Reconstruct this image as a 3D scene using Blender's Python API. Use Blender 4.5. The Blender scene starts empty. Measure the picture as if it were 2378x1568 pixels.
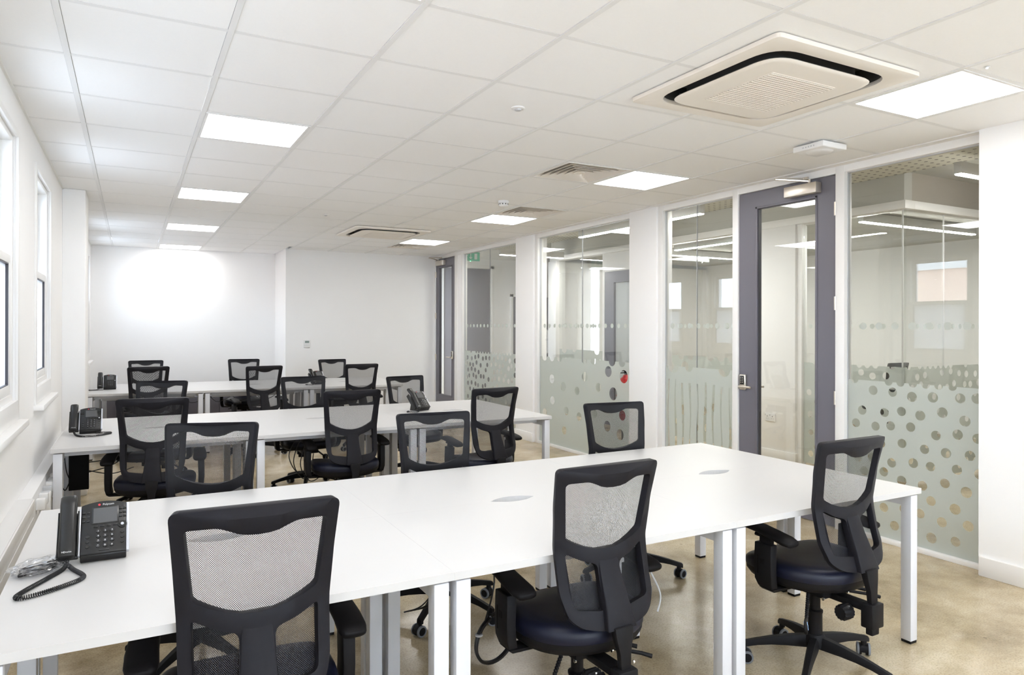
import bpy, bmesh, math, random
from math import sin, cos, pi, radians, sqrt, atan2
from mathutils import Vector, Matrix
from mathutils.geometry import delaunay_2d_cdt
random.seed(7)
scene = bpy.context.scene
COL = scene.collection

# ---------------------------------------------------------------- camera, world, exposure
ZC = 1.4902          # eye height
CZ = 2.679           # suspended ceiling height
cd = bpy.data.cameras.new('camera')
cam = bpy.data.objects.new('camera', cd)
COL.objects.link(cam)
scene.camera = cam
cd.sensor_width = 36.0
cd.sensor_fit = 'HORIZONTAL'
cd.lens = 1628.8 / 2378 * 36.0
cd.shift_y = (756.86 - 784.0) / 2378.0
cd.clip_start = 0.05
yaw, pitch, roll = 0.49756, 0.00063, 0.0021
fw = Vector((sin(yaw) * cos(pitch), cos(yaw) * cos(pitch), sin(pitch)))
rt = Vector((cos(yaw), -sin(yaw), 0))
up = rt.cross(fw)
R_ = rt * cos(roll) + up * sin(roll)
U_ = up * cos(roll) - rt * sin(roll)
cam.matrix_world = Matrix(((R_.x, U_.x, -fw.x, 0), (R_.y, U_.y, -fw.y, 0), (R_.z, U_.z, -fw.z, ZC), (0, 0, 0, 1)))

w = bpy.data.worlds.new('sky')
scene.world = w
w.use_nodes = True
bg = w.node_tree.nodes['Background']
bg.inputs[0].default_value = (0.76, 0.86, 1.0, 1)
bg.inputs[1].default_value = 13.5
scene.view_settings.view_transform = 'Standard'
scene.view_settings.look = 'None'
scene.view_settings.gamma = 1.0
scene.view_settings.use_curve_mapping = False
scene.view_settings.exposure = 0.22
PANEL_E = 12.5        # emission of the ceiling light panels
LINEAR_E = 95.0
cy = scene.cycles
cy.max_bounces = 9
cy.diffuse_bounces = 6
cy.glossy_bounces = 3
cy.transmission_bounces = 6
cy.transparent_max_bounces = 18
cy.adaptive_threshold = 0.025
cy.caustics_reflective = False
cy.caustics_refractive = False
cy.sample_clamp_indirect = 6.0

# ---------------------------------------------------------------- materials
def mat(name, col, rough=0.5, metal=0.0, spec=0.5, emit=None, estr=0.0):
    m = bpy.data.materials.new(name)
    m.use_nodes = True
    b = m.node_tree.nodes['Principled BSDF']
    b.inputs['Base Color'].default_value = (*col, 1)
    b.inputs['Roughness'].default_value = rough
    b.inputs['Metallic'].default_value = metal
    b.inputs['Specular IOR Level'].default_value = spec
    if emit:
        b.inputs['Emission Color'].default_value = (*emit, 1)
        b.inputs['Emission Strength'].default_value = estr
    return m

def noisy(m, amount=0.04, scale=40.0, bump=0.0, bscale=200.0):
    nt = m.node_tree; b = nt.nodes['Principled BSDF']
    tc = nt.nodes.new('ShaderNodeTexCoord')
    n = nt.nodes.new('ShaderNodeTexNoise'); n.inputs['Scale'].default_value = scale; n.inputs['Detail'].default_value = 4
    nt.links.new(tc.outputs['Object'], n.inputs['Vector'])
    mx = nt.nodes.new('ShaderNodeMix'); mx.data_type = 'RGBA'
    c = b.inputs['Base Color'].default_value[:]
    mx.inputs['A'].default_value = (c[0] * (1 - amount), c[1] * (1 - amount), c[2] * (1 - amount), 1)
    mx.inputs['B'].default_value = (min(1, c[0] * (1 + amount)), min(1, c[1] * (1 + amount)), min(1, c[2] * (1 + amount)), 1)
    nt.links.new(n.outputs['Fac'], mx.inputs['Factor'])
    nt.links.new(mx.outputs['Result'], b.inputs['Base Color'])
    if bump:
        n2 = nt.nodes.new('ShaderNodeTexNoise'); n2.inputs['Scale'].default_value = bscale
        nt.links.new(tc.outputs['Object'], n2.inputs['Vector'])
        bp = nt.nodes.new('ShaderNodeBump'); bp.inputs['Strength'].default_value = bump; bp.inputs['Distance'].default_value = 0.002
        nt.links.new(n2.outputs['Fac'], bp.inputs['Height']); nt.links.new(bp.outputs['Normal'], b.inputs['Normal'])
    return m

M = {}
M['wall'] = noisy(mat('white painted plaster', (0.92, 0.915, 0.91), 0.75), 0.012, 3.0, 0.05, 150)
M['trim'] = mat('white satin trim paint', (0.87, 0.86, 0.845), 0.4)
M['tile'] = noisy(mat('mineral fibre ceiling tile', (0.94, 0.94, 0.94), 0.9), 0.012, 60, 0.15, 400)
M['grid'] = mat('white steel ceiling grid', (0.84, 0.84, 0.84), 0.5)
M['slab'] = mat('dark ceiling void', (0.25, 0.25, 0.25), 0.9)
M['acwhite'] = mat('cream white plastic', (0.86, 0.81, 0.74), 0.45)
M['acdark'] = mat('dark grey vent interior', (0.045, 0.045, 0.043), 0.6)
M['acflap'] = mat('dark grey flap', (0.20, 0.19, 0.18), 0.5)
M['desk'] = mat('white melamine', (0.64, 0.63, 0.62), 0.38)
M['deskedge'] = mat('white edge band', (0.83, 0.84, 0.88), 0.4)
M['steel'] = mat('white powder coated steel', (0.70, 0.71, 0.745), 0.35)
M['black'] = noisy(mat('black plastic', (0.009, 0.0085, 0.0095), 0.5, spec=0.14), 0.15, 30, 0.12, 900)
M['blackfab'] = noisy(mat('black arm pad', (0.005, 0.0045, 0.005), 0.55, spec=0.14), 0.1, 60)
M['frame'] = noisy(mat('charcoal moulded plastic', (0.011, 0.0105, 0.0135), 0.5, spec=0.16), 0.1, 40, 0.15, 1200)
M['seat'] = noisy(mat('dark navy leatherette', (0.006, 0.0075, 0.019), 0.4, spec=0.3), 0.15, 90, 0.15, 700)
M['rubber'] = mat('grey rubber tyre', (0.19, 0.20, 0.22), 0.6)
M['chrome'] = mat('chrome', (0.8, 0.8, 0.8), 0.2, 1.0)
M['satin'] = mat('satin nickel', (0.72, 0.66, 0.58), 0.32, 0.85)
M['grey'] = noisy(mat('dark grey lacquered door', (0.155, 0.148, 0.175), 0.42), 0.03, 2)
M['greyd'] = mat('dark grey glazing bead', (0.06, 0.058, 0.068), 0.4)
M['red'] = mat('red enamel', (0.55, 0.02, 0.025), 0.25)
M['whitep'] = mat('white plastic', (0.84, 0.84, 0.84), 0.35)
M['greyp'] = mat('light grey plastic', (0.55, 0.56, 0.58), 0.4)
M['silver'] = mat('silver painted plastic', (0.62, 0.63, 0.68), 0.28, 0.3)
M['phone'] = mat('dark graphite phone plastic', (0.014, 0.0135, 0.0135), 0.32, spec=0.4)
M['phonek'] = mat('phone key plastic', (0.012, 0.012, 0.012), 0.3)
M['keygrey'] = mat('dark silver key cap', (0.06, 0.06, 0.065), 0.25, 0.3)
M['lcd'] = mat('unlit grey lcd screen', (0.11, 0.11, 0.112), 0.3, spec=0.2)
M['ink'] = mat('white print', (0.8, 0.8, 0.8), 0.5)
M['inkred'] = mat('red print', (0.6, 0.03, 0.05), 0.5)
M['inkblue'] = mat('light blue print', (0.35, 0.55, 0.85), 0.5)
M['lcdgreen'] = mat('thermostat display', (0.22, 0.27, 0.25), 0.3)
M['panelglow'] = mat('lit opal diffuser', (0.9, 0.9, 0.9), 0.5, emit=(1.0, 0.985, 0.97), estr=PANEL_E)
M['linglow'] = mat('lit linear diffuser', (0.9, 0.9, 0.9), 0.5, emit=(1.0, 0.98, 0.95), estr=LINEAR_E)
M['led'] = mat('green led', (0.1, 0.9, 0.4), 0.5, emit=(0.1, 1.0, 0.35), estr=12)
M['ledw'] = mat('white led', (0.9, 0.9, 0.9), 0.5, emit=(0.8, 1.0, 0.9), estr=2)
M['exit'] = mat('green exit sign face', (0.03, 0.25, 0.14), 0.4, emit=(0.05, 0.33, 0.2), estr=0.25)
M['cable'] = mat('black cable sheath', (0.012, 0.012, 0.014), 0.4)
M['wcable'] = mat('white cable sheath', (0.75, 0.76, 0.78), 0.4)
M['gceil'] = noisy(mat('grey painted soffit', (0.50, 0.50, 0.465), 0.8), 0.04, 3)
M['gwall'] = noisy(mat('taupe painted brick', (0.40, 0.365, 0.315), 0.8), 0.05, 6)
M['brickred'] = noisy(mat('pale red brick', (0.62, 0.42, 0.33), 0.85), 0.12, 12)
M['lowcab'] = mat('dark plum grey laminate', (0.075, 0.07, 0.085), 0.5)

def glass_mat(name, tint, boost=1.0):
    m = bpy.data.materials.new(name); m.use_nodes = True
    nt = m.node_tree; nt.nodes.clear()
    out = nt.nodes.new('ShaderNodeOutputMaterial')
    tr = nt.nodes.new('ShaderNodeBsdfTransparent'); tr.inputs[0].default_value = (*tint, 1)
    gl = nt.nodes.new('ShaderNodeBsdfGlossy'); gl.inputs['Roughness'].default_value = 0.0
    gl.inputs[0].default_value = (1, 1, 1, 1)
    fr = nt.nodes.new('ShaderNodeFresnel'); fr.inputs['IOR'].default_value = 1.5
    ge = nt.nodes.new('ShaderNodeNewGeometry')
    # on a back face the fresnel node inverts the index: give it the reciprocal so both faces reflect alike
    mth = nt.nodes.new('ShaderNodeMix'); mth.data_type = 'FLOAT'
    mth.inputs['A'].default_value = 1.5; mth.inputs['B'].default_value = 1 / 1.5
    nt.links.new(ge.outputs['Backfacing'], mth.inputs['Factor'])
    nt.links.new(mth.outputs['Result'], fr.inputs['IOR'])
    mu = nt.nodes.new('ShaderNodeMath'); mu.operation = 'MULTIPLY'; mu.inputs[1].default_value = boost; mu.use_clamp = True
    nt.links.new(fr.outputs[0], mu.inputs[0])
    mx = nt.nodes.new('ShaderNodeMixShader')
    nt.links.new(mu.outputs[0], mx.inputs[0]); nt.links.new(tr.outputs[0], mx.inputs[1]); nt.links.new(gl.outputs[0], mx.inputs[2])
    nt.links.new(mx.outputs[0], out.inputs[0])
    return m
M['glass'] = glass_mat('clear partition glass', (0.955, 0.965, 0.955), 1.15)
M['wglass'] = glass_mat('clear window glass', (0.95, 0.97, 0.98))

def frost_mat(name, col, t):
    m = bpy.data.materials.new(name); m.use_nodes = True
    nt = m.node_tree; nt.nodes.clear()
    out = nt.nodes.new('ShaderNodeOutputMaterial')
    di = nt.nodes.new('ShaderNodeBsdfDiffuse'); di.inputs[0].default_value = (*col, 1)
    tl = nt.nodes.new('ShaderNodeBsdfTranslucent'); tl.inputs[0].default_value = (*col, 1)
    rf = nt.nodes.new('ShaderNodeBsdfRefraction'); rf.inputs[0].default_value = (0.93, 0.95, 0.93, 1)
    rf.inputs['Roughness'].default_value = 0.55; rf.inputs['IOR'].default_value = 1.25
    m1 = nt.nodes.new('ShaderNodeMixShader'); m1.inputs[0].default_value = 0.5
    nt.links.new(di.outputs[0], m1.inputs[1]); nt.links.new(tl.outputs[0], m1.inputs[2])
    m2 = nt.nodes.new('ShaderNodeMixShader'); m2.inputs[0].default_value = t
    nt.links.new(m1.outputs[0], m2.inputs[1]); nt.links.new(rf.outputs[0], m2.inputs[2])
    nt.links.new(m2.outputs[0], out.inputs[0])
    return m
M['frost'] = frost_mat('frosted privacy film', (0.90, 0.94, 0.91), 0.33)
M['wfrost'] = frost_mat('frosted window film', (0.86, 0.88, 0.92), 0.2)

def bag_mat():
    m = bpy.data.materials.new('clear polythene'); m.use_nodes = True
    nt = m.node_tree; nt.nodes.clear()
    out = nt.nodes.new('ShaderNodeOutputMaterial')
    tr = nt.nodes.new('ShaderNodeBsdfTransparent'); tr.inputs[0].default_value = (0.9, 0.91, 0.93, 1)
    gl = nt.nodes.new('ShaderNodeBsdfGlossy'); gl.inputs['Roughness'].default_value = 0.15
    fr = nt.nodes.new('ShaderNodeLayerWeight'); fr.inputs[0].default_value = 0.45
    mx = nt.nodes.new('ShaderNodeMixShader')
    nt.links.new(fr.outputs['Facing'], mx.inputs[0]); nt.links.new(tr.outputs[0], mx.inputs[1]); nt.links.new(gl.outputs[0], mx.inputs[2])
    nt.links.new(mx.outputs[0], out.inputs[0])
    return m
M['bag'] = bag_mat()

def mesh_fabric():
    """black knitted net: staggered round holes, 5 mm repeat, from the sheet's own UVs (metres)"""
    m = bpy.data.materials.new('black open mesh fabric'); m.use_nodes = True
    nt = m.node_tree; nt.nodes.clear(); N = nt.nodes.new; L = nt.links.new
    out = N('ShaderNodeOutputMaterial')
    uv = N('ShaderNodeUVMap'); uv.uv_map = 'UVMap'
    sc = N('ShaderNodeVectorMath'); sc.operation = 'SCALE'; sc.inputs['Scale'].default_value = 1 / 0.0052
    L(uv.outputs[0], sc.inputs[0])
    masks = []
    for off in (0.0, 0.5):
        ad = N('ShaderNodeVectorMath'); ad.operation = 'ADD'; ad.inputs[1].default_value = (off, off, 0)
        L(sc.outputs[0], ad.inputs[0])
        frc = N('ShaderNodeVectorMath'); frc.operation = 'FRACTION'; L(ad.outputs[0], frc.inputs[0])
        sb = N('ShaderNodeVectorMath'); sb.operation = 'SUBTRACT'; sb.inputs[1].default_value = (0.5, 0.5, 0)
        L(frc.outputs[0], sb.inputs[0])
        ln = N('ShaderNodeVectorMath'); ln.operation = 'LENGTH'; L(sb.outputs[0], ln.inputs[0])
        lt = N('ShaderNodeMath'); lt.operation = 'LESS_THAN'; lt.inputs[1].default_value = 0.285
        L(ln.outputs['Value'], lt.inputs[0]); masks.append(lt)
    mxm = N('ShaderNodeMath'); mxm.operation = 'MAXIMUM'
    L(masks[0].outputs[0], mxm.inputs[0]); L(masks[1].outputs[0], mxm.inputs[1])
    tr = N('ShaderNodeBsdfTransparent')
    b = N('ShaderNodeBsdfPrincipled'); b.inputs['Base Color'].default_value = (0.010, 0.010, 0.013, 1); b.inputs['Roughness'].default_value = 0.6
    mx = N('ShaderNodeMixShader'); L(mxm.outputs[0], mx.inputs[0]); L(b.outputs[0], mx.inputs[1]); L(tr.outputs[0], mx.inputs[2])
    L(mx.outputs[0], out.inputs[0])
    return m
M['net'] = mesh_fabric()

def grille_mat():
    m = mat('perforated grille', (0.84, 0.78, 0.70), 0.5)
    nt = m.node_tree; b = nt.nodes['Principled BSDF']; N = nt.nodes.new; L = nt.links.new
    tc = N('ShaderNodeTexCoord'); sc = N('ShaderNodeVectorMath'); sc.operation = 'SCALE'; sc.inputs['Scale'].default_value = 1 / 0.012
    L(tc.outputs['Object'], sc.inputs[0])
    f = N('ShaderNodeVectorMath'); f.operation = 'FRACTION'; L(sc.outputs[0], f.inputs[0])
    s = N('ShaderNodeSeparateXYZ'); L(f.outputs[0], s.inputs[0])
    a = N('ShaderNodeMath'); a.operation = 'GREATER_THAN'; a.inputs[1].default_value = 0.35; L(s.outputs[0], a.inputs[0])
    c = N('ShaderNodeMath'); c.operation = 'GREATER_THAN'; c.inputs[1].default_value = 0.35; L(s.outputs[1], c.inputs[0])
    p = N('ShaderNodeMath'); p.operation = 'MULTIPLY'; L(a.outputs[0], p.inputs[0]); L(c.outputs[0], p.inputs[1])
    mx = N('ShaderNodeMix'); mx.data_type = 'RGBA'; mx.inputs['A'].default_value = (0.80, 0.745, 0.67, 1); mx.inputs['B'].default_value = (0.50, 0.46, 0.41, 1)
    L(p.outputs[0], mx.inputs['Factor']); L(mx.outputs['Result'], b.inputs['Base Color'])
    return m
M['grille'] = grille_mat()

def perf_mat():
    m = mat('perforated acoustic soffit', (0.55, 0.54, 0.48), 0.8)
    nt = m.node_tree; b = nt.nodes['Principled BSDF']; N = nt.nodes.new; L = nt.links.new
    tc = N('ShaderNodeTexCoord'); sc = N('ShaderNodeVectorMath'); sc.operation = 'SCALE'; sc.inputs['Scale'].default_value = 1 / 0.09
    L(tc.outputs['Object'], sc.inputs[0])
    f = N('ShaderNodeVectorMath'); f.operation = 'FRACTION'; L(sc.outputs[0], f.inputs[0])
    s = N('ShaderNodeVectorMath'); s.operation = 'SUBTRACT'; s.inputs[1].default_value = (0.5, 0.5, 0.5); L(f.outputs[0], s.inputs[0])
    mu = N('ShaderNodeVectorMath'); mu.operation = 'MULTIPLY'; mu.inputs[1].default_value = (1, 1, 0); L(s.outputs[0], mu.inputs[0])
    ln = N('ShaderNodeVectorMath'); ln.operation = 'LENGTH'; L(mu.outputs[0], ln.inputs[0])
    lt = N('ShaderNodeMath'); lt.operation = 'LESS_THAN'; lt.inputs[1].default_value = 0.17; L(ln.outputs['Value'], lt.inputs[0])
    mx = N('ShaderNodeMix'); mx.data_type = 'RGBA'; mx.inputs['A'].default_value = (0.62, 0.60, 0.52, 1); mx.inputs['B'].default_value = (0.12, 0.11, 0.09, 1)
    L(lt.outputs[0], mx.inputs['Factor']); L(mx.outputs['Result'], b.inputs['Base Color'])
    return m
M['perf'] = perf_mat()

def floor_mat():
    m = mat('polished concrete', (0.45, 0.37, 0.26), 0.2)
    nt = m.node_tree; b = nt.nodes['Principled BSDF']; N = nt.nodes.new; L = nt.links.new
    tc = N('ShaderNodeTexCoord')
    n1 = N('ShaderNodeTexNoise'); n1.inputs['Scale'].default_value = 1.5; n1.inputs['Detail'].default_value = 9; n1.inputs['Roughness'].default_value = 0.66; n1.inputs['Distortion'].default_value = 0.15
    n2 = N('ShaderNodeTexNoise'); n2.inputs['Scale'].default_value = 120; n2.inputs['Detail'].default_value = 5; n2.inputs['Roughness'].default_value = 0.7
    n3 = N('ShaderNodeTexNoise'); n3.inputs['Scale'].default_value = 5.5; n3.inputs['Detail'].default_value = 5
    for n in (n1, n2, n3): L(tc.outputs['Object'], n.inputs['Vector'])
    r1 = N('ShaderNodeValToRGB'); e = r1.color_ramp.elements
    e[0].position = 0.30; e[0].color = (0.24, 0.175, 0.09, 1); e[1].position = 0.68; e[1].color = (0.66, 0.565, 0.405, 1)
    k = r1.color_ramp.elements.new(0.48); k.color = (0.48, 0.39, 0.25, 1)
    L(n1.outputs['Fac'], r1.inputs[0])
    r2 = N('ShaderNodeValToRGB'); e = r2.color_ramp.elements
    e[0].position = 0.33; e[0].color = (0.50, 0.44, 0.36, 1); e[1].position = 0.62; e[1].color = (1.12, 1.09, 1.04, 1)
    k = r2.color_ramp.elements.new(0.47); k.color = (0.95, 0.94, 0.93, 1)
    L(n2.outputs['Fac'], r2.inputs[0])
    mu = N('ShaderNodeMix'); mu.data_type = 'RGBA'; mu.blend_type = 'MULTIPLY'; mu.inputs['Factor'].default_value = 0.75
    L(r1.outputs[0], mu.inputs['A']); L(r2.outputs[0], mu.inputs['B'])
    # small dark chips
    vo = N('ShaderNodeTexVoronoi'); vo.inputs['Scale'].default_value = 5.0; vo.inputs['Randomness'].default_value = 1.0
    L(tc.outputs['Object'], vo.inputs['Vector'])
    lt = N('ShaderNodeMath'); lt.operation = 'LESS_THAN'; lt.inputs[1].default_value = 0.045; L(vo.outputs['Distance'], lt.inputs[0])
    gt = N('ShaderNodeMath'); gt.operation = 'GREATER_THAN'; gt.inputs[1].default_value = 0.52; L(n3.outputs['Fac'], gt.inputs[0])
    an = N('ShaderNodeMath'); an.operation = 'MULTIPLY'; L(lt.outputs[0], an.inputs[0]); L(gt.outputs[0], an.inputs[1])
    sc = N('ShaderNodeMath'); sc.operation = 'MULTIPLY'; sc.inputs[1].default_value = 0.6; L(an.outputs[0], sc.inputs[0])
    mc = N('ShaderNodeMix'); mc.data_type = 'RGBA'; mc.inputs['B'].default_value = (0.12, 0.085, 0.05, 1)
    L(sc.outputs[0], mc.inputs['Factor']); L(mu.outputs['Result'], mc.inputs['A'])
    L(mc.outputs['Result'], b.inputs['Base Color'])
    rr = N('ShaderNodeMapRange'); rr.inputs['To Min'].default_value = 0.08; rr.inputs['To Max'].default_value = 0.30
    L(n3.outputs['Fac'], rr.inputs['Value']); L(rr.outputs[0], b.inputs['Roughness'])
    bp = N('ShaderNodeBump'); bp.inputs['Strength'].default_value = 0.12; bp.inputs['Distance'].default_value = 0.002
    L(n2.outputs['Fac'], bp.inputs['Height']); L(bp.outputs['Normal'], b.inputs['Normal'])
    return m
M['floor'] = floor_mat()

# ---------------------------------------------------------------- geometry helpers
class MB:
    def __init__(s): s.v = []; s.f = []; s.sm = []
    def add(s, vs, fs, smooth=False, T=None):
        o = len(s.v)
        s.v += [tuple(T @ Vector(p)) for p in vs] if T else [tuple(p) for p in vs]
        s.f += [tuple(i + o for i in f) for f in fs]; s.sm += [smooth] * len(fs)
        return s
    def box(s, x0, x1, y0, y1, z0, z1, T=None):
        x0, x1 = min(x0, x1), max(x0, x1); y0, y1 = min(y0, y1), max(y0, y1); z0, z1 = min(z0, z1), max(z0, z1)
        v = [(x0, y0, z0), (x1, y0, z0), (x1, y1, z0), (x0, y1, z0), (x0, y0, z1), (x1, y0, z1), (x1, y1, z1), (x0, y1, z1)]
        return s.add(v, [(3, 2, 1, 0), (4, 5, 6, 7), (0, 1, 5, 4), (1, 2, 6, 5), (2, 3, 7, 6), (3, 0, 4, 7)], False, T)
    def rings(s, rings, smooth=True, cap0=True, cap1=True, T=None, closed=False):
        n = len(rings[0]); vs = [p for r in rings for p in r]; fs = []
        K = len(rings)
        for k in range(K if closed else K - 1):
            a = k * n; b = ((k + 1) % K) * n
            for i in range(n):
                j = (i + 1) % n
                fs.append((a + i, a + j, b + j, b + i))
        if not closed:
            if cap0: fs.append(tuple(reversed(range(n))))
            if cap1: fs.append(tuple(range((K - 1) * n, K * n)))
        return s.add(vs, fs, smooth, T)
    def cyl(s, p0, p1, r0, r1=None, n=16, T=None, smooth=True):
        r1 = r0 if r1 is None else r1
        p0 = Vector(p0); p1 = Vector(p1); d = (p1 - p0).normalized()
        a = d.orthogonal().normalized(); b = d.cross(a)
        R = [[tuple(p + (a * cos(2 * pi * i / n) + b * sin(2 * pi * i / n)) * r) for i in range(n)] for p, r in ((p0, r0), (p1, r1))]
        return s.rings(R, smooth, T=T)
    def lathe(s, prof, n=24, T=None, cap=True):
        R = [[(r * cos(2 * pi * i / n), r * sin(2 * pi * i / n), z) for i in range(n)] for r, z in prof]
        return s.rings(R, True, cap, cap, T)
    def tube(s, pts, r, n=8, T=None, cap=True):
        P = [Vector(p) for p in pts]; R = []; prev = None
        for i, p in enumerate(P):
            d = (P[min(i + 1, len(P) - 1)] - P[max(i - 1, 0)])
            d = d.normalized() if d.length > 1e-9 else Vector((0, 0, 1))
            a = (prev - d * prev.dot(d)) if prev is not None else d.orthogonal()
            if a.length < 1e-6: a = d.orthogonal()
            a.normalize(); prev = a; b = d.cross(a)
            rr = r[i] if isinstance(r, (list, tuple)) else r
            R.append([tuple(p + (a * cos(2 * pi * k / n) + b * sin(2 * pi * k / n)) * rr) for k in range(n)])
        return s.rings(R, True, cap, cap, T)
    def build(s, name, m, parent=None, bevel=0.0, seg=2, uv=None, loc=None, rot=None, flat=None):
        me = bpy.data.meshes.new(name); me.from_pydata(s.v, [], s.f)
        for p, q in zip(me.polygons, s.sm): p.use_smooth = q
        if bevel:
            bm = bmesh.new(); bm.from_mesh(me)
            bmesh.ops.recalc_face_normals(bm, faces=bm.faces)
            es = [e for e in bm.edges if len(e.link_faces) == 2 and e.calc_face_angle(0) > 0.6]
            bmesh.ops.bevel(bm, geom=es, offset=bevel, segments=seg, profile=0.5, affect='EDGES', clamp_overlap=True)
            for f in bm.faces: f.smooth = True
            bm.to_mesh(me); bm.free()
            sharpen(me)
        else:
            bm = bmesh.new(); bm.from_mesh(me); bmesh.ops.recalc_face_normals(bm, faces=bm.faces); bm.to_mesh(me); bm.free()
            sharpen(me)
        me.materials.append(m)
        return link(name, me, parent, loc, rot)

def sharpen(me, ang=0.75):
    bm = bmesh.new(); bm.from_mesh(me)
    for e in bm.edges:
        if len(e.link_faces) == 2 and e.calc_face_angle(0) > ang: e.smooth = False
    bm.to_mesh(me); bm.free()

def link(name, me, parent=None, loc=None, rot=None):
    o = bpy.data.objects.new(name, me); COL.objects.link(o)
    if parent is not None: o.parent = parent
    if loc: o.location = loc
    if rot: o.rotation_euler = rot
    return o

def box(name, b, m, parent=None, bevel=0.0, **k):
    return MB().box(*b).build(name, m, parent, bevel, **k)

def empty(name, loc=(0, 0, 0), rz=0.0):
    o = bpy.data.objects.new(name, None); COL.objects.link(o)
    o.location = loc; o.rotation_euler = (0, 0, rz); o.empty_display_size = 0.1
    return o

def tag(o, label=None, cat=None, group=None, kind=None):
    if label: o['label'] = label
    if cat: o['category'] = cat
    if group: o['group'] = group
    if kind: o['kind'] = kind
    return o

def struct(o): o['kind'] = 'structure'; return o

KIDS = {}
def kids(o):
    return [c for c in COL.objects if c.parent == o]
def copy_tree(o, parent=None, tree=None):
    c = o.copy(); COL.objects.link(c); c.parent = parent
    for ch, sub in (tree if tree is not None else get_tree(o)): copy_tree(ch, c, sub)
    return c
def get_tree(o):
    return [(c, get_tree(c)) for c in kids(o)]

def in_loop(x, y, lp):
    c = False; n = len(lp)
    for i in range(n):
        a, b = lp[i], lp[(i + 1) % n]
        if (a[1] > y) != (b[1] > y) and x < (b[0] - a[0]) * (y - a[1]) / (b[1] - a[1]) + a[0]: c = not c
    return c
def plate(outline, holes=(), step=0.03):
    """triangulated 2D plate with holes and inner points: returns verts2d, tris"""
    vs = []; es = []
    for loop in [outline] + list(holes):
        o = len(vs); n = len(loop)
        vs += [Vector(p) for p in loop]; es += [(o + i, o + (i + 1) % n) for i in range(n)]
    xs = [p[0] for p in outline]; ys = [p[1] for p in outline]
    if step:
        loops = [outline] + list(holes)
        inside = in_loop
        y = min(ys) + step * 0.5
        while y < max(ys):
            x = min(xs) + step * 0.5
            while x < max(xs):
                if inside(x, y, outline) and not any(inside(x, y, h) for h in holes):
                    if min((x - p[0]) ** 2 + (y - p[1]) ** 2 for lp in loops for p in lp) > (step * 0.4) ** 2:
                        vs.append(Vector((x, y)))
                x += step
            y += step
    r = delaunay_2d_cdt(vs, es, [], 1, 1e-6)
    V = [tuple(p) for p in r[0]]; F_ = []
    for f in r[2]:
        f = tuple(f); cx = sum(V[i][0] for i in f) / len(f); cy_ = sum(V[i][1] for i in f) / len(f)
        if in_loop(cx, cy_, outline) and not any(in_loop(cx, cy_, h) for h in holes): F_.append(f)
    used = sorted({i for f in F_ for i in f}); mp = {k: n for n, k in enumerate(used)}
    return [V[i] for i in used], [tuple(mp[i] for i in f) for f in F_]

def circle(cx, cy, r, n=28, ry=None):
    return [(cx + r * cos(2 * pi * i / n), cy + (ry or r) * sin(2 * pi * i / n)) for i in range(n)]

def rloop(pts, rad, n=5):
    """polygon with rounded corners"""
    out = []; k = len(pts)
    for i in range(k):
        p = Vector(pts[i]); a = (Vector(pts[i - 1]) - p); b = (Vector(pts[(i + 1) % k]) - p)
        r = rad[i] if isinstance(rad, (list, tuple)) else rad
        d = min(r, a.length * 0.45, b.length * 0.45)
        if d < 1e-5: out.append(tuple(p)); continue
        A = p + a.normalized() * d; B = p + b.normalized() * d
        for j in range(n + 1):
            t = j / n; q = A * (1 - t) ** 2 + p * 2 * t * (1 - t) + B * t * t
            out.append(tuple(q))
    return out

def slab_from_plate(V, Fc, f3, thick):
    """map 2D verts to 3D with f3(x,z)->(pos, normal) and give thickness; rim is stitched"""
    front = [f3(*p) for p in V]
    n = len(V)
    vs = [tuple(a + nn * thick / 2) for a, nn in front] + [tuple(a - nn * thick / 2) for a, nn in front]
    fs = []; cnt = {}
    for f in Fc:
        fs.append(f); fs.append(tuple(i + n for i in reversed(f)))
        for i in range(len(f)):
            a, b = f[i], f[(i + 1) % len(f)]
            cnt[(a, b)] = 1
    for (a, b) in list(cnt):
        if (b, a) not in cnt: fs.append((b, a, a + n, b + n))
    return vs, fs

def text_obj(name, s, size, m, parent, loc, rot, depth=0.0004, spacing=1.0):
    cu = bpy.data.curves.new(name, 'FONT'); cu.body = s; cu.size = size; cu.extrude = depth; cu.align_x = 'CENTER'; cu.align_y = 'CENTER'
    cu.space_character = spacing; cu.resolution_u = 3
    o = bpy.data.objects.new(name, cu); COL.objects.link(o)
    dg = bpy.context.evaluated_depsgraph_get()
    me = bpy.data.meshes.new_from_object(o.evaluated_get(dg)); me.name = name
    bpy.data.objects.remove(o); bpy.data.curves.remove(cu)
    me.materials.clear(); me.materials.append(m)
    return link(name, me, parent, loc, rot)

# ================================================================ SETTING
XL = -0.527; XF = 4.576; XR = 4.49; YB1 = 12.11; YB2 = 11.2; XN = 2.10; YR = -3.4
def S(name, b, m, bevel=0.0, parent=None): return struct(MB().box(*b).build(name, m, parent, bevel))

S('floor', (-0.9, 10.2, YR - 0.2, 12.4, -0.1, 0.0), M['floor'])
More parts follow.
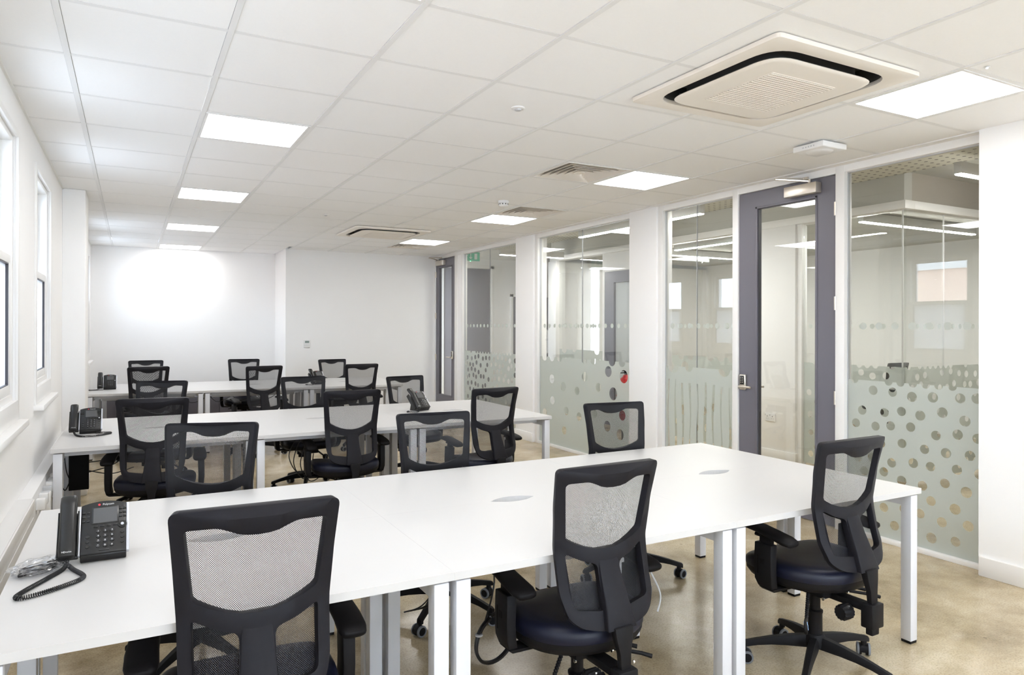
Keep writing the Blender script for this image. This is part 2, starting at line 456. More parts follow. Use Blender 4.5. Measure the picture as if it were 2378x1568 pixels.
# ceiling: hidden slab, grid and tiles
GX0 = -0.248; GY0 = 3.632; T_ = 0.6
ceil = struct(MB().box(-0.9, 4.7, YR - 0.2, 12.4, CZ + 0.16, CZ + 0.22).build('ceiling', M['slab']))
LIGHT_CELLS = [(1, j) for j in (-11, -7, -3, 1, 5, 9, 13)] + [(6, j) for j in (-11, -7, -3, 1, 5, 9)]
AC_C = [(2.752, 2.432), (2.80, 8.60)]
DIFF_CELLS = [(5, 1), (6, 4), (6, 10)]
skip = set(LIGHT_CELLS + DIFF_CELLS)
AC_CUT = {}
for (ax, ay) in AC_C:
    for i in range(2, 8):
        for j in range(-5, 12):
            x0 = GX0 + i * T_; y0 = GY0 + j * T_
            if x0 < ax + 0.44 and x0 + T_ > ax - 0.44 and y0 < ay + 0.44 and y0 + T_ > ay - 0.44: AC_CUT[(i, j)] = (ax, ay)
tile_me = None; corner = {}
XT1 = 4.50
def tile_mesh(wx, wy):
    key = (round(wx, 3), round(wy, 3))
    if key in corner: return corner[key]
    g = 0.0015; b = MB().box(g, wx - g, g, wy - g, 0, 0.014)
    me_o = b.build('ceiling_tile', M['tile']); me = me_o.data
    bpy.data.objects.remove(me_o); corner[key] = me
    return me
TB = 0.012
for i in range(-1, 8):
    x0 = max(GX0 + i * T_, XL); x1 = min(GX0 + (i + 1) * T_, XT1)
    for j in range(-12, 15):
        y0 = max(GY0 + j * T_, YR); y1 = min(GY0 + (j + 1) * T_, YB1)
        if y0 >= y1 - 0.03: continue
        if (i, j) in skip: continue
        if y1 > YB2 and x0 >= XN - 0.01: continue
        if y0 > 6.6 and y1 > YB2 and x0 > XN - 0.3 and False: continue
        if y1 > YB2 and x1 > XN: x1c = XN
        else: x1c = x1
        a = TB if x0 > XL else 0; b = TB if x1 < XT1 else 0; c = TB if y0 > YR else 0; d = TB if y1 < YB1 else 0
        if (i, j) in AC_CUT:
            # tile trimmed round the air conditioner's body
            ax, ay = AC_CUT[(i, j)]; q = 0.44
            X0, X1, Y0, Y1 = x0 + a, x1c - b, y0 + c, y1 - d
            bb = MB()
            if X0 < ax - q: bb.box(X0, min(X1, ax - q), Y0, Y1, CZ + 0.001, CZ + 0.015)
            if X1 > ax + q: bb.box(max(X0, ax + q), X1, Y0, Y1, CZ + 0.001, CZ + 0.015)
            mx0, mx1 = max(X0, ax - q), min(X1, ax + q)
            if mx1 > mx0:
                if Y0 < ay - q: bb.box(mx0, mx1, Y0, min(Y1, ay - q), CZ + 0.001, CZ + 0.015)
                if Y1 > ay + q: bb.box(mx0, mx1, max(Y0, ay + q), Y1, CZ + 0.001, CZ + 0.015)
            if bb.v: bb.build('ceiling_tile', M['tile'], ceil)
            continue
        me = tile_mesh(x1c - x0 - a - b, y1 - y0 - c - d)
        link('ceiling_tile', me, ceil, (x0 + a, y0 + c, CZ + 0.001))
# tiles that straddle the back nib on the right half
for i in range(4, 8):
    x0 = GX0 + i * T_; x1 = min(x0 + T_, XT1)
    y0 = GY0 + 12 * T_
    me = tile_mesh(x1 - x0 - 2 * TB, YB2 - y0 - TB)
    link('ceiling_tile', me, ceil, (x0 + TB, y0 + TB, CZ + 0.001))
# T bar grid: long main runners (along y) and short cross bars
for i in range(0, 8):
    x = GX0 + i * T_
    ye = YB1 if x < XN else YB2; spans = []; y = YR
    for (ax, ay) in AC_C:
        if abs(x - ax) < 0.44: spans.append((y, ay - 0.44)); y = ay + 0.44
    spans.append((y, ye))
    b = MB()
    for (p, q) in spans: b.box(x - TB, x + TB, p, q, CZ - 0.003, CZ + 0.004)
    b.build('main_runner', M['grid'], ceil)
for j in range(-11, 15):
    y = GY0 + j * T_
    b = MB(); xe = XT1 if y < YB2 else XN; x = XL
    for (ax, ay) in AC_C:
        if abs(y - ay) < 0.44: b.box(x, ax - 0.44, y - TB, y + TB, CZ + 0.0002, CZ + 0.0035); x = ax + 0.44
    b.box(x, xe, y - TB, y + TB, CZ + 0.0002, CZ + 0.0035)
    b.build('cross_bar', M['grid'], ceil)
# perimeter angle + plaster margin along the glazed partition
S('trim_1', (XT1, XF + 0.10, YR, YB2, CZ - 0.006, CZ + 0.10), M['trim'])
S('trim_2', (XL - 0.01, XL + 0.012, YR, YB1, CZ - 0.008, CZ + 0.02), M['trim'])

S('ground_street', (-60, XL - 0.3, -60, 70, -3.3, -3.2), mat('pale paving', (0.5, 0.5, 0.5), 0.9))  # unseen ground, added to weaken daylight reaching the ceiling from below
# left wall with sash windows
WIN_Y = [(-2.95, -2.10), (-1.25, -0.40), (0.25, 1.10), (1.90, 2.75), (3.56, 4.43), (5.26, 6.12), (9.1, 9.95), (10.8, 11.6)]
WZ0, WZ1 = 1.10, 2.47
lw = MB(); y = YR - 0.2
for (a, b) in WIN_Y:
    lw.box(XL - 0.25, XL, y, a, 0, CZ + 0.1); lw.box(XL - 0.25, XL, a, b, 0, WZ0); lw.box(XL - 0.25, XL, a, b, WZ1, CZ + 0.1); y = b
lw.box(XL - 0.25, XL, y, YB1 + 0.2, 0, CZ + 0.1)
struct(lw.build('wall_left', M['wall']))
S('wall_column', (XL, -0.353, 7.20, 7.66, 0, CZ), M['wall'], 0.004)
S('wall_back_left', (XL - 0.2, XN + 0.0, YB1, YB1 + 0.2, 0, CZ + 0.1), M['wall'])
S('wall_nib', (XN, XN + 0.14, YB2 + 0.14, YB1, 0, CZ + 0.1), M['wall'])
S('wall_back_right', (XN, XF + 0.1, YB2, YB2 + 0.14, 0, CZ + 0.1), M['wall'])
S('wall_right', (XR, XR + 0.18, YR, 2.372, 0, CZ + 0.1), M['wall'])
rw = MB(); x = XL - 0.2; RW_ADDED = [(0.0, 1.2), (1.6, 2.8), (3.2, 4.3)]  # unseen rear windows, added so daylight from behind brightens the ceiling
for (a, b) in RW_ADDED:
    rw.box(x, a, YR - 0.2, YR, 0, CZ + 0.1); rw.box(a, b, YR - 0.2, YR, 0, 0.95); rw.box(a, b, YR - 0.2, YR, 2.5, CZ + 0.1); x = b
rw.box(x, 4.8, YR - 0.2, YR, 0, CZ + 0.1)
struct(rw.build('wall_rear', M['wall']))
for k, (a, b) in enumerate(RW_ADDED):  # frames and panes for the added rear openings
    wn = struct(empty('window_%d' % (20 + k), (a, YR, 0)))
    f = MB()
    for q in ((0, 0.05, 0.95, 2.5), (b - a - 0.05, b - a, 0.95, 2.5), (0, b - a, 0.95, 1.0), (0, b - a, 2.45, 2.5), (0.05, b - a - 0.05, 1.7, 1.74)): f.box(q[0], q[1], -0.12, -0.04, q[2], q[3])
    f.build('window_frame', M['trim'], wn, 0.002)
    MB().box(0.05, b - a - 0.05, -0.085, -0.08, 1.0, 2.45).build('glass_pane', M['wglass'], wn)
for nm, b in (('baseboard_right', (XR - 0.016, XR + 0.05, YR, 2.362, 0, 0.115)),
              ('baseboard_back', (XL, XN, YB1 - 0.016, YB1, 0, 0.115)),
              ('baseboard_nib', (XN, XF, YB2 - 0.016, YB2, 0, 0.115)),
              ('baseboard_left', (XL, XL + 0.016, YR, YB1, 0, 0.115)),
              ('baseboard_column', (XL, -0.337, 7.184, 7.676, 0, 0.115))):
    S(nm, b, M['trim'], 0.003)

for k, (a, b) in enumerate(WIN_Y):
    wn = struct(empty('window_%d' % (k + 1), (XL, a, 0)))
    L_ = b - a
    # box frame in the reveal
    fr = MB()
    for (y0, y1, z0, z1) in ((0, 0.035, WZ0, WZ1), (L_ - 0.035, L_, WZ0, WZ1), (0.035, L_ - 0.035, WZ0, WZ0 + 0.035), (0.035, L_ - 0.035, WZ1 - 0.03, WZ1)):
        fr.box(-0.16, -0.012, y0, y1, z0, z1)
    fr.build('window_frame', M['trim'], wn, 0.002)
    # lower (inner) sash, upper (outer) sash
    for nm, x, z0, z1 in (('lower_sash', -0.055, WZ0 + 0.035, 1.85), ('upper_sash', -0.105, 1.80, WZ1 - 0.03)):
        s_ = MB(); t = 0.042
        for (y0, y1, q0, q1) in ((0.035, 0.035 + t, z0, z1), (L_ - 0.035 - t, L_ - 0.035, z0, z1), (0.035 + t, L_ - 0.035 - t, z0, z0 + 0.05), (0.035 + t, L_ - 0.035 - t, z1 - 0.045, z1)):
            s_.box(x, x + 0.038, y0, y1, q0, q1)
        so = s_.build(nm, M['trim'], wn, 0.003)
        gk = MB()
        for (y0, y1, q0, q1) in ((0.075, 0.082, z0 + 0.05, z1 - 0.045), (L_ - 0.082, L_ - 0.075, z0 + 0.05, z1 - 0.045), (0.075, L_ - 0.075, z0 + 0.048, z0 + 0.054), (0.075, L_ - 0.075, z1 - 0.05, z1 - 0.044)):
            gk.box(x + 0.010, x + 0.034, y0, y1, q0, q1)
        gk.build('glazing_gasket', M['greyd'], so)
        MB().box(x + 0.016, x + 0.020, 0.078, L_ - 0.078, z0 + 0.05, z1 - 0.045).build('glass_pane', M['wglass'], so)
        if nm == 'lower_sash':
            MB().box(x + 0.0205, x + 0.0215, 0.078, L_ - 0.078, z0 + 0.05, z1 - 0.045).build('frosted_film', M['wfrost'], so)
    MB().box(-0.01, 0.055, -0.06, L_ + 0.06, WZ0 - 0.14, WZ0 - 0.105).build('window_sill', M['trim'], wn, 0.006)
    ar = MB()
    for (y0, y1, z0, z1) in ((-0.045, 0.004, WZ0 - 0.105, WZ1 + 0.03), (L_ - 0.004, L_ + 0.045, WZ0 - 0.105, WZ1 + 0.03), (0.004, L_ - 0.004, WZ1 - 0.004, WZ1 + 0.03), (0.004, L_ - 0.004, WZ0 - 0.105, WZ0 + 0.002)):
        ar.box(-0.001, 0.012, y0, y1, z0, z1)
    ar.build('architrave', M['trim'], wn, 0.002)

# dado trunking under the windows
tr = struct(empty('trim_3', (XL, 0, 0)))
MB().box(0, 0.075, YR, 4.47, 0.385, 0.575).build('trunking_body', M['whitep'], tr, 0.004)
MB().box(0, 0.068, 4.48, 7.19, 0.385, 0.572).build('trunking_body', M['whitep'], tr, 0.004)
MB().box(0.0751, 0.078, YR, 4.46, 0.470, 0.476).box(0.0751, 0.083, YR, 4.46, 0.52, 0.572).build('trunking_lid', M['trim'], tr, 0.002)

# glazed partition: frame members
PX0, PX1 = XF, XF + 0.075
HEADZ = 2.622
def post(n, y0, y1, x0=PX0 - 0.008, x1=PX1, z1=HEADZ + 0.052): return S('trim_%d' % n, (x0, x1, y0, y1, 0, z1), M['trim'], 0.002)
post(4, 3.338, 3.412); post(5, 4.357, 4.420); post(6, 5.327, 5.396); post(7, 7.728, 7.80); post(8, 10.045, 10.10); post(18, 10.24, 10.352); post(9, 11.16, 11.2)
post(16, 5.82, 5.85); post(17, 8.272, 8.30)
S('trim_10', (PX0 - 0.006, PX1, 2.372, 11.2, HEADZ, CZ - 0.004), M['trim'], 0.002)
S('trim_11', (PX0 - 0.006, PX1, 2.372, 3.338, 0, 0.03), M['trim'], 0.002)
S('trim_12', (PX0 - 0.006, PX1, 4.42, 5.327, 0, 0.03), M['trim'], 0.002)
S('trim_13', (PX0 - 0.006, PX1, 5.85, 7.728, 0, 0.03), M['trim'], 0.002)
S('trim_14', (PX0 - 0.006, PX1, 8.30, 10.045, 0, 0.03), M['trim'], 0.002)
S('wall_pillar_near', (PX0 - 0.03, PX1 + 0.10, 5.396, 5.82, 0, CZ - 0.005), M['wall'], 0.003)
S('wall_pillar_far', (PX0 - 0.03, PX1 + 0.10, 7.80, 8.272, 0, CZ - 0.005), M['wall'], 0.003)
S('wall_post_far', (PX0 - 0.004, PX1 + 0.02, 10.10, 10.24, 0, CZ - 0.005), M['wall'])
for n, (a, b) in enumerate(((5.39, 5.826), (7.794, 8.278))):
    S(('baseboard_pillar_near', 'baseboard_pillar_far')[n], (PX0 - 0.045, PX0 + 0.0, a, b, 0, 0.115), M['trim'], 0.003)

BIG_DOTS = [(7.735, 0.891, 0.072), (7.654, 0.632, 0.068), (7.439, 0.836, 0.055), (7.182, 0.76, 0.06), (6.72, 0.909, 0.055), (6.879, 0.732, 0.05), (6.265, 0.995, 0.06), (6.176, 0.758, 0.07), (6.452, 0.807, 0.05), (5.99, 0.956, 0.07), (5.923, 0.71, 0.066), (7.11, 0.472, 0.05), (6.836, 0.435, 0.05), (7.425, 0.57, 0.05), (7.61, 0.401, 0.05), (7.673, 0.175, 0.055), (6.53, 0.507, 0.055), (6.284, 0.392, 0.06), (6.052, 0.329, 0.06), (7.157, 0.23, 0.05), (6.015, 0.541, 0.055)]
def film(parent, y0, y1, kind, x=0.0, seed=1, zt=1.11, axis='y', given=None):
    """frosted film on the pane: outline with a dotted, biting top edge and cut-out dots / stripes"""
    rnd = random.Random(seed); W = y1 - y0; holes = []; top = []
    if kind == 'dots' or kind == 'smalldots' or kind == 'bigdots':
        r0 = {'dots': 0.033, 'smalldots': 0.035, 'bigdots': 0.068}[kind]
        pitch = {'dots': 0.142, 'smalldots': 0.125, 'bigdots': 0.30}[kind]
        row = 0; z = 0.12 if kind != 'bigdots' else 0.2
        while z < zt - r0 * 1.25:
            yy = r0 * 1.3 + (pitch / 2 if row % 2 else 0)
            while yy < W - r0 * 1.15:
                cx = yy + rnd.uniform(-0.7, 0.7) * r0; cz = z + rnd.uniform(-0.7, 0.7) * r0
                if rnd.random() < 0.95 and all((cx - h[0]) ** 2 + (cz - h[1]) ** 2 > (2.15 * r0) ** 2 for h in holes) and r0 * 1.1 < cx < W - r0 * 1.1 and cz < zt - r0 * 1.2:
                    holes.append((cx, cz, r0 * rnd.uniform(0.92, 1.04)))
                yy += pitch
            row += 1; z += pitch * 0.80
        if given:
            holes = [(a - y0, b, r) for a, b, r in given if a - y0 - r > 0.01 and a - y0 + r < W - 0.01 and b + r < zt - 0.01]
        # bitten top edge
        t = 0.0; top = [(W, zt)]
        yy = W - r0 * 1.6
        while yy > r0 * 1.5:
            if rnd.random() < 0.62:
                for i in range(9):
                    a = pi * i / 8; top.append((yy + r0 * 0.85 * cos(a), zt - r0 * 0.8 * sin(a)))
            yy -= r0 * 2.6
        top.append((0, zt))
        hl = [circle(c[0], c[1], c[2], 22) for c in holes]
        outline = [(0, 0.03), (W, 0.03)] + top
    else:
        hl = []; outline = [(0, 0.03), (W, 0.03), (W, zt + 0.0)]
        yy = W
        for (fy, r) in ((0.12, 0.075), (0.36, 0.05), (0.86, 0.07)):
            outline += [(W * (1 - fy) + r * cos(pi * i / 12), zt - r * 0.9 * sin(pi * i / 12)) for i in range(13)]
        outline.append((0, zt))
        n = 9
        for i in range(n):
            cx = W * (i + 0.6) / n; wv = 0.010 + 0.003 * rnd.random(); z0 = 0.17; z1 = 0.95 + 0.04 * rnd.random()
            L1 = []; R1 = []
            for k in range(9):
                zz = z0 + (z1 - z0) * k / 8; off = 0.008 * sin(zz * 9 + i)
                ww = wv * (1 + 0.45 * sin(zz * 5 + i * 1.7))
                L1.append((cx - ww + off, zz)); R1.append((cx + ww + off, zz))
            hl.append(L1[::-1] + R1)
            hl[-1] = R1 + L1[::-1]
    V, Fc = plate(outline, hl, 0)
    if axis == 'y': f3 = lambda a, b: (Vector((x, y0 + a, b)), Vector((-1, 0, 0)))
    else: f3 = lambda a, b: (Vector((y0 + a, x, b)), Vector((0, -1, 0)))
    vs, fs = slab_from_plate(V, Fc, f3, 0.0008)
    return MB().add(vs, fs).build('frosted_film', M['frost'], parent)

def manifest(parent, y0, y1, x, z=1.497, axis='y', pitch=0.118):
    """row of small frosted safety dots at eye height"""
    b = MB(); n = int((y1 - y0) / pitch); off = ((y1 - y0) - (n - 1) * pitch) / 2
    for i in range(n):
        c = y0 + off + i * pitch
        ring = [(x, c + 0.026 * cos(2 * pi * k / 16), z + 0.026 * sin(2 * pi * k / 16)) for k in range(16)]
        r2 = [(x - 0.0008, p[1], p[2]) for p in ring]
        if axis != 'y':
            ring = [(p[1], p[0], p[2]) for p in ring]; r2 = [(p[0], p[1] - 0.0008, p[2]) for p in ring]
        b.rings([ring, r2], False)
    o = b.build('safety_dots', M['frost'], parent); return o

def glazing(n, y0, y1, joints, fk, seed, zt=1.11):
    g = struct(empty('window_%d' % n, (0, 0, 0)))
    ed = [y0] + joints + [y1]
    for a, b in zip(ed[:-1], ed[1:]):
        MB().box(PX0 + 0.034, PX0 + 0.044, a + 0.0015, b - 0.0015, 0.032, HEADZ - 0.002).build('glass_pane', M['glass'], g)
    for j in joints:
        MB().box(PX0 + 0.033, PX0 + 0.045, j - 0.0015, j + 0.0015, 0.032, HEADZ - 0.002).build('glazing_joint', M['greyp'], g)
    gk = MB()
    for (a, b, c, d) in ((y0, y0 + 0.004, 0.03, HEADZ), (y1 - 0.004, y1, 0.03, HEADZ), (y0, y1, HEADZ - 0.006, HEADZ)):
        gk.box(PX0 + 0.026, PX0 + 0.052, a, b, c, d)
    gk.build('glazing_gasket', M['greyp'], g)
    film(g, y0 + 0.006, y1 - 0.006, fk, PX0 + 0.032, seed, zt, given=BIG_DOTS if fk == 'bigdots' else None)
    manifest(g, y0 + 0.02, y1 - 0.02, PX0 + 0.032)
    return g
glazing(9, 2.376, 3.338, [], 'dots', 3)
glazing(10, 4.420, 5.327, [4.90], 'stripes', 4)
glazing(11, 5.85, 7.728, [6.78], 'bigdots', 5)
glazing(12, 8.30, 10.045, [9.17], 'smalldots', 6)

def door(n, y0, y1, gy0, gy1, hinge_low):
    """grey vision-panel door; hinge_low: hinges on the near (small y) edge"""
    d = struct(empty('door_%d' % n, (PX0, y0, 0))); W = y1 - y0; a0 = gy0 - y0; a1 = gy1 - y0; Z1 = HEADZ - 0.006; g0, g1 = 0.33, 2.49
    lf = MB()
    for b in ((0.002, a0, 0.008, Z1), (a1, W - 0.002, 0.008, Z1), (a0, a1, 0.008, g0), (a0, a1, g1, Z1)):
        lf.box(0.006, 0.050, *b)
    # one continuous leaf: outline with the window cut out
    V, Fc = plate([(0.002, 0.008), (W - 0.002, 0.008), (W - 0.002, Z1), (0.002, Z1)], [[(a0, g0), (a1, g0), (a1, g1), (a0, g1)]], 0)
    vs, fs = slab_from_plate(V, Fc, lambda a, b: (Vector((0.028, a, b)), Vector((-1, 0, 0))), 0.044)
    MB().add(vs, fs).build('door_leaf', M['grey'], d)
    bd = MB(); t = 0.018
    for x0, x1 in ((0.000, 0.020), (0.036, 0.056)):
        for b in ((a0, a0 + t, g0, g1), (a1 - t, a1, g0, g1), (a0, a1, g0, g0 + t), (a0, a1, g1 - t, g1)):
            bd.box(x0, x1, *b)
    bd.build('glazing_bead', M['grey'], d, 0.002)
    b2 = MB()
    for b in ((a0 + t, a0 + t + 0.005, g0 + t, g1 - t), (a1 - t - 0.005, a1 - t, g0 + t, g1 - t), (a0 + t, a1 - t, g1 - t - 0.005, g1 - t)):
        b2.box(0.014, 0.044, *b)
    b2.build('glazing_gasket', M['greyd'], d)
    MB().box(0.025, 0.032, a0 + 0.01, a1 - 0.01, g0 + 0.01, g1 - 0.01).build('glass_pane', M['glass'], d)
    ye = 0.0 if hinge_low else W; s = 1 if hinge_low else -1
    for z in (2.365, 1.665, 0.965):
        h = MB(); h.cyl((-0.006, ye, z - 0.05), (-0.006, ye, z + 0.05), 0.007, n=10)
        h.box(-0.004, 0.004, ye - 0.028, ye + 0.012, z - 0.05, z + 0.05)
        h.build('hinge', M['satin'], d)
    # overhead closer with its arm
    yc0 = ye + s * 0.125; yc1 = ye + s * 0.42
    c = MB().box(-0.062, 0.004, min(yc0, yc1), max(yc0, yc1), 2.505, 2.585).build('door_closer', M['satin'], d, 0.004)
    ap = (-0.04, ye + s * 0.20, 2.60)
    am = MB(); am.cyl((ap[0], ap[1], 2.58), (ap[0], ap[1], 2.615), 0.011, n=10)
    am.tube([ap, (-0.26, ye + s * 0.33, 2.615)], 0.008, 6); am.tube([(-0.26, ye + s * 0.33, 2.618), (-0.012, ye + s * 0.26, 2.632)], 0.007, 6)
    am.box(-0.025, 0.0, ye + s * 0.26 - 0.03, ye + s * 0.26 + 0.03, 2.622, 2.642)
    am.build('closer_arm', M['satin'], c)
    # handles and lock
    yh = W - 0.055 if hinge_low else 0.085
    lk = MB().box(-0.018, 0.006, yh - 0.032, yh + 0.032, 0.955, 1.085).build('keypad_lock', M['satin'], d, 0.008, 3)
    MB().box(-0.021, -0.017, yh - 0.022, yh + 0.022, 1.0, 1.075).build('keypad', M['phonek'], lk, 0.004)
    kp = MB()
    for r in range(4):
        for cc in range(2):
            kp.cyl((-0.021, yh + (cc - 0.5) * 0.018, 1.018 + r * 0.014), (-0.0235, yh + (cc - 0.5) * 0.018, 1.018 + r * 0.014), 0.004, n=8)
    kp.build('keypad_buttons', M['satin'], lk)
    MB().tube([(-0.01, yh, 0.985), (-0.052, yh, 0.985), (-0.058, yh - s * 0.012, 0.985), (-0.058, yh - s * 0.125, 0.985)], 0.009, 10).build('lever_handle', M['satin'], d)
    MB().cyl((0.05, yh, 0.985), (0.058, yh, 0.985), 0.026, n=20).tube([(0.05, yh, 0.985), (0.095, yh, 0.985), (0.1, yh - s * 0.012, 0.985), (0.1, yh - s * 0.125, 0.985)], 0.009, 10).build('lever_handle', M['satin'], d)
    return d
door(1, 3.414, 4.355, 3.575, 4.175, True)
door(2, 10.355, 11.158, 10.47, 11.04, False)

# ---------------------------------------------------------------- rooms beyond the glass
BX, BY = 6.36, 4.02          # glazed meeting room corner
SOFF = 2.95
S('ceiling_corridor', (4.60, 10.2, -1.0, 12.0, SOFF, SOFF + 0.1), M['gceil'])
S('ceiling_perforated', (4.66, BX, 1.6, 11.7, SOFF - 0.02, SOFF), M['perf'])
S('wall_end', (4.6, 10.2, 11.72, 11.9, 0, SOFF), M['wall'])
fwl = MB(); y = -1.0; FW = []
for (a, b) in FW:
    fwl.box(9.9, 10.1, y, a, 0, SOFF); fwl.box(9.9, 10.1, a, b, 0, 0.9); fwl.box(9.9, 10.1, a, b, 2.45, SOFF); y = b
fwl.box(9.9, 10.1, y, 11.8, 0, SOFF)
struct(fwl.build('wall_far_right', M['wall']))
for k, (a, b) in enumerate(FW):
    wn = struct(empty('window_%d' % (30 + k), (9.9, a, 0))); L_ = b - a
    f = MB()
    for q in ((0, 0.05, 0.9, 2.45), (L_ - 0.05, L_, 0.9, 2.45), (0.05, L_ - 0.05, 0.9, 0.95), (0.05, L_ - 0.05, 2.40, 2.45), (L_ / 2 - 0.025, L_ / 2 + 0.025, 0.95, 2.40)): f.box(0.05, 0.12, q[0], q[1], q[2], q[3])
    f.build('window_frame', M['trim'], wn, 0.002)
    MB().box(0.08, 0.085, 0.05, L_ - 0.05, 0.95, 2.40).build('frosted_pane', M['wfrost'], wn)
S('wall_corridor_near', (4.66, 10.0, -0.4, -0.2, 0, SOFF), M['wall'])
S('wall_above_partition', (XF + 0.02, XF + 0.12, -0.4, 11.7, CZ + 0.0, SOFF), M['gceil'])
S('wall_room_upper', (BX, BX + 0.12, BY, 10.3, CZ, SOFF), M['gceil'])
S('wall_room_upper_side', (BX + 0.12, 9.9, BY, BY + 0.12, CZ, SOFF), M['gwall'])
S('ceiling_meeting_room', (BX + 0.12, 9.9, BY + 0.12, 10.3, CZ - 0.01, CZ + 0.03), M['gceil'])
S('trim_19', (BX - 0.03, BX + 0.12, BY - 0.03, 10.3, 2.60, CZ), M['trim'], 0.003)
S('trim_20', (BX + 0.12, 9.9, BY - 0.03, BY + 0.10, 2.60, CZ), M['trim'], 0.003)
S('wall_room_pillar', (BX - 0.03, BX + 0.16, 5.22, 5.80, 0, 2.6), M['wall'], 0.003)
S('wall_room_pillar_far', (BX - 0.03, BX + 0.16, 10.10, 10.35, 0, 2.6), M['wall'], 0.003)
S('wall_room_end', (BX + 0.1, 9.9, 10.25, 10.35, 0, 2.6), M['wall'])
S('baseboard_room_pillar', (BX - 0.045, BX, 5.2, 5.82, 0, 0.115), M['trim'], 0.003)
g = struct(empty('window_13'))
for (a, b) in ((BY, 5.16), (5.86, 6.7), (6.7, 7.55), (8.8, 9.42), (9.42, 10.08)):
    MB().box(BX + 0.03, BX + 0.04, a + 0.002, b - 0.002, 0.03, 2.6).build('glass_pane', M['glass'], g)
for (a, b) in ((5.16, 5.22), (5.80, 5.86), (7.55, 7.60), (8.75, 8.80)):
    MB().box(BX, BX + 0.07, a, b, 0, 2.6).build('frame_post', M['trim'], g)
film(g, BY + 0.01, 5.15, 'dots', BX + 0.028, 11); film(g, 5.87, 7.54, 'bigdots', BX + 0.028, 12); film(g, 8.81, 10.07, 'stripes', BX + 0.028, 13)
manifest(g, BY + 0.02, 5.15, BX + 0.028); manifest(g, 5.87, 7.54, BX + 0.028); manifest(g, 8.82, 10.06, BX + 0.028)
g = struct(empty('window_14'))
for (a, b) in ((BX + 0.04, 7.05), (7.05, 7.95), (7.95, 8.9), (8.9, 9.9)):
    MB().box(a + 0.002, b - 0.002, BY + 0.03, BY + 0.04, 0.03, 2.6).build('glass_pane', M['glass'], g)
for a in (7.05, 7.95, 8.9, BX + 0.035):
    MB().box(a - 0.003, a + 0.003, BY + 0.028, BY + 0.042, 0.03, 2.6).build('glazing_joint', M['whitep'], g)
film(g, BX + 0.06, 9.88, 'dots', BY + 0.028, 14, axis='x'); manifest(g, BX + 0.06, 9.88, BY + 0.028, axis='x')
# dark framed door of the meeting room
d3 = struct(empty('door_3', (BX, 7.60, 0)))
V, Fc = plate([(0.0, 0.0), (1.15, 0.0), (1.15, 2.32), (0.0, 2.32)], [[(0.12, 0.25), (0.92, 0.25), (0.92, 2.15), (0.12, 2.15)]], 0)
vs, fs = slab_from_plate(V, Fc, lambda a, b: (Vector((0.03, a, b)), Vector((-1, 0, 0))), 0.05)
MB().add(vs, fs).build('door_leaf', M['grey'], d3)
MB().box(0.025, 0.033, 0.11, 0.93, 0.24, 2.16).build('glass_pane', M['glass'], d3)
MB().box(0.04, 0.043, 0.12, 0.92, 0.25, 2.15).build('frosted_film', M['wfrost'], d3)
S('wall_over_door', (BX, BX + 0.08, 7.60, 8.75, 2.32, 2.60), M['wall'])
# end wall doors
d4 = struct(empty('door_4', (4.90, 11.72, 0)))
MB().box(0.06, 0.98, -0.03, 0.0, 0.01, 2.55).build('door_leaf', M['grey'], d4, 0.002)
f = MB()
for b in ((0, 0.05, 0, 2.61), (0.99, 1.06, 0, 2.61), (0, 1.06, 2.56, 2.62)): f.box(b[0], b[1], -0.045, 0.0, b[2], b[3])
f.build('door_frame', M['trim'], d4, 0.002)
MB().box(0.98, 1.02, -0.035, 0.0, 0.01, 2.55).build('edge_strip', M['greyp'], d4)
d5 = struct(empty('door_5', (6.32, 11.72, 0)))
f = MB()
for b in ((0, 0.05, 0, 2.10), (0.93, 0.98, 0, 2.10), (0, 0.98, 2.05, 2.11)): f.box(b[0], b[1], -0.045, 0.0, b[2], b[3])
f.build('door_frame', M['trim'], d5, 0.002)
MB().box(0.05, 0.93, -0.028, 0.0, 0.01, 2.05).build('door_leaf', M['grey'], d5)
MB().box(0.20, 0.62, -0.032, -0.027, 0.9, 1.95).build('vision_panel', M['lcd'], d5)
MB().box(0.20, 0.62, -0.036, -0.026, 1.30, 1.33).build('glazing_bar', M['trim'], d5)
MB().tube([(0.80, -0.03, 0.98), (0.80, -0.075, 0.98), (0.80, -0.075, 1.40), (0.80, -0.03, 1.40)], 0.022, 8).build('pull_handle', M['whitep'], d5)

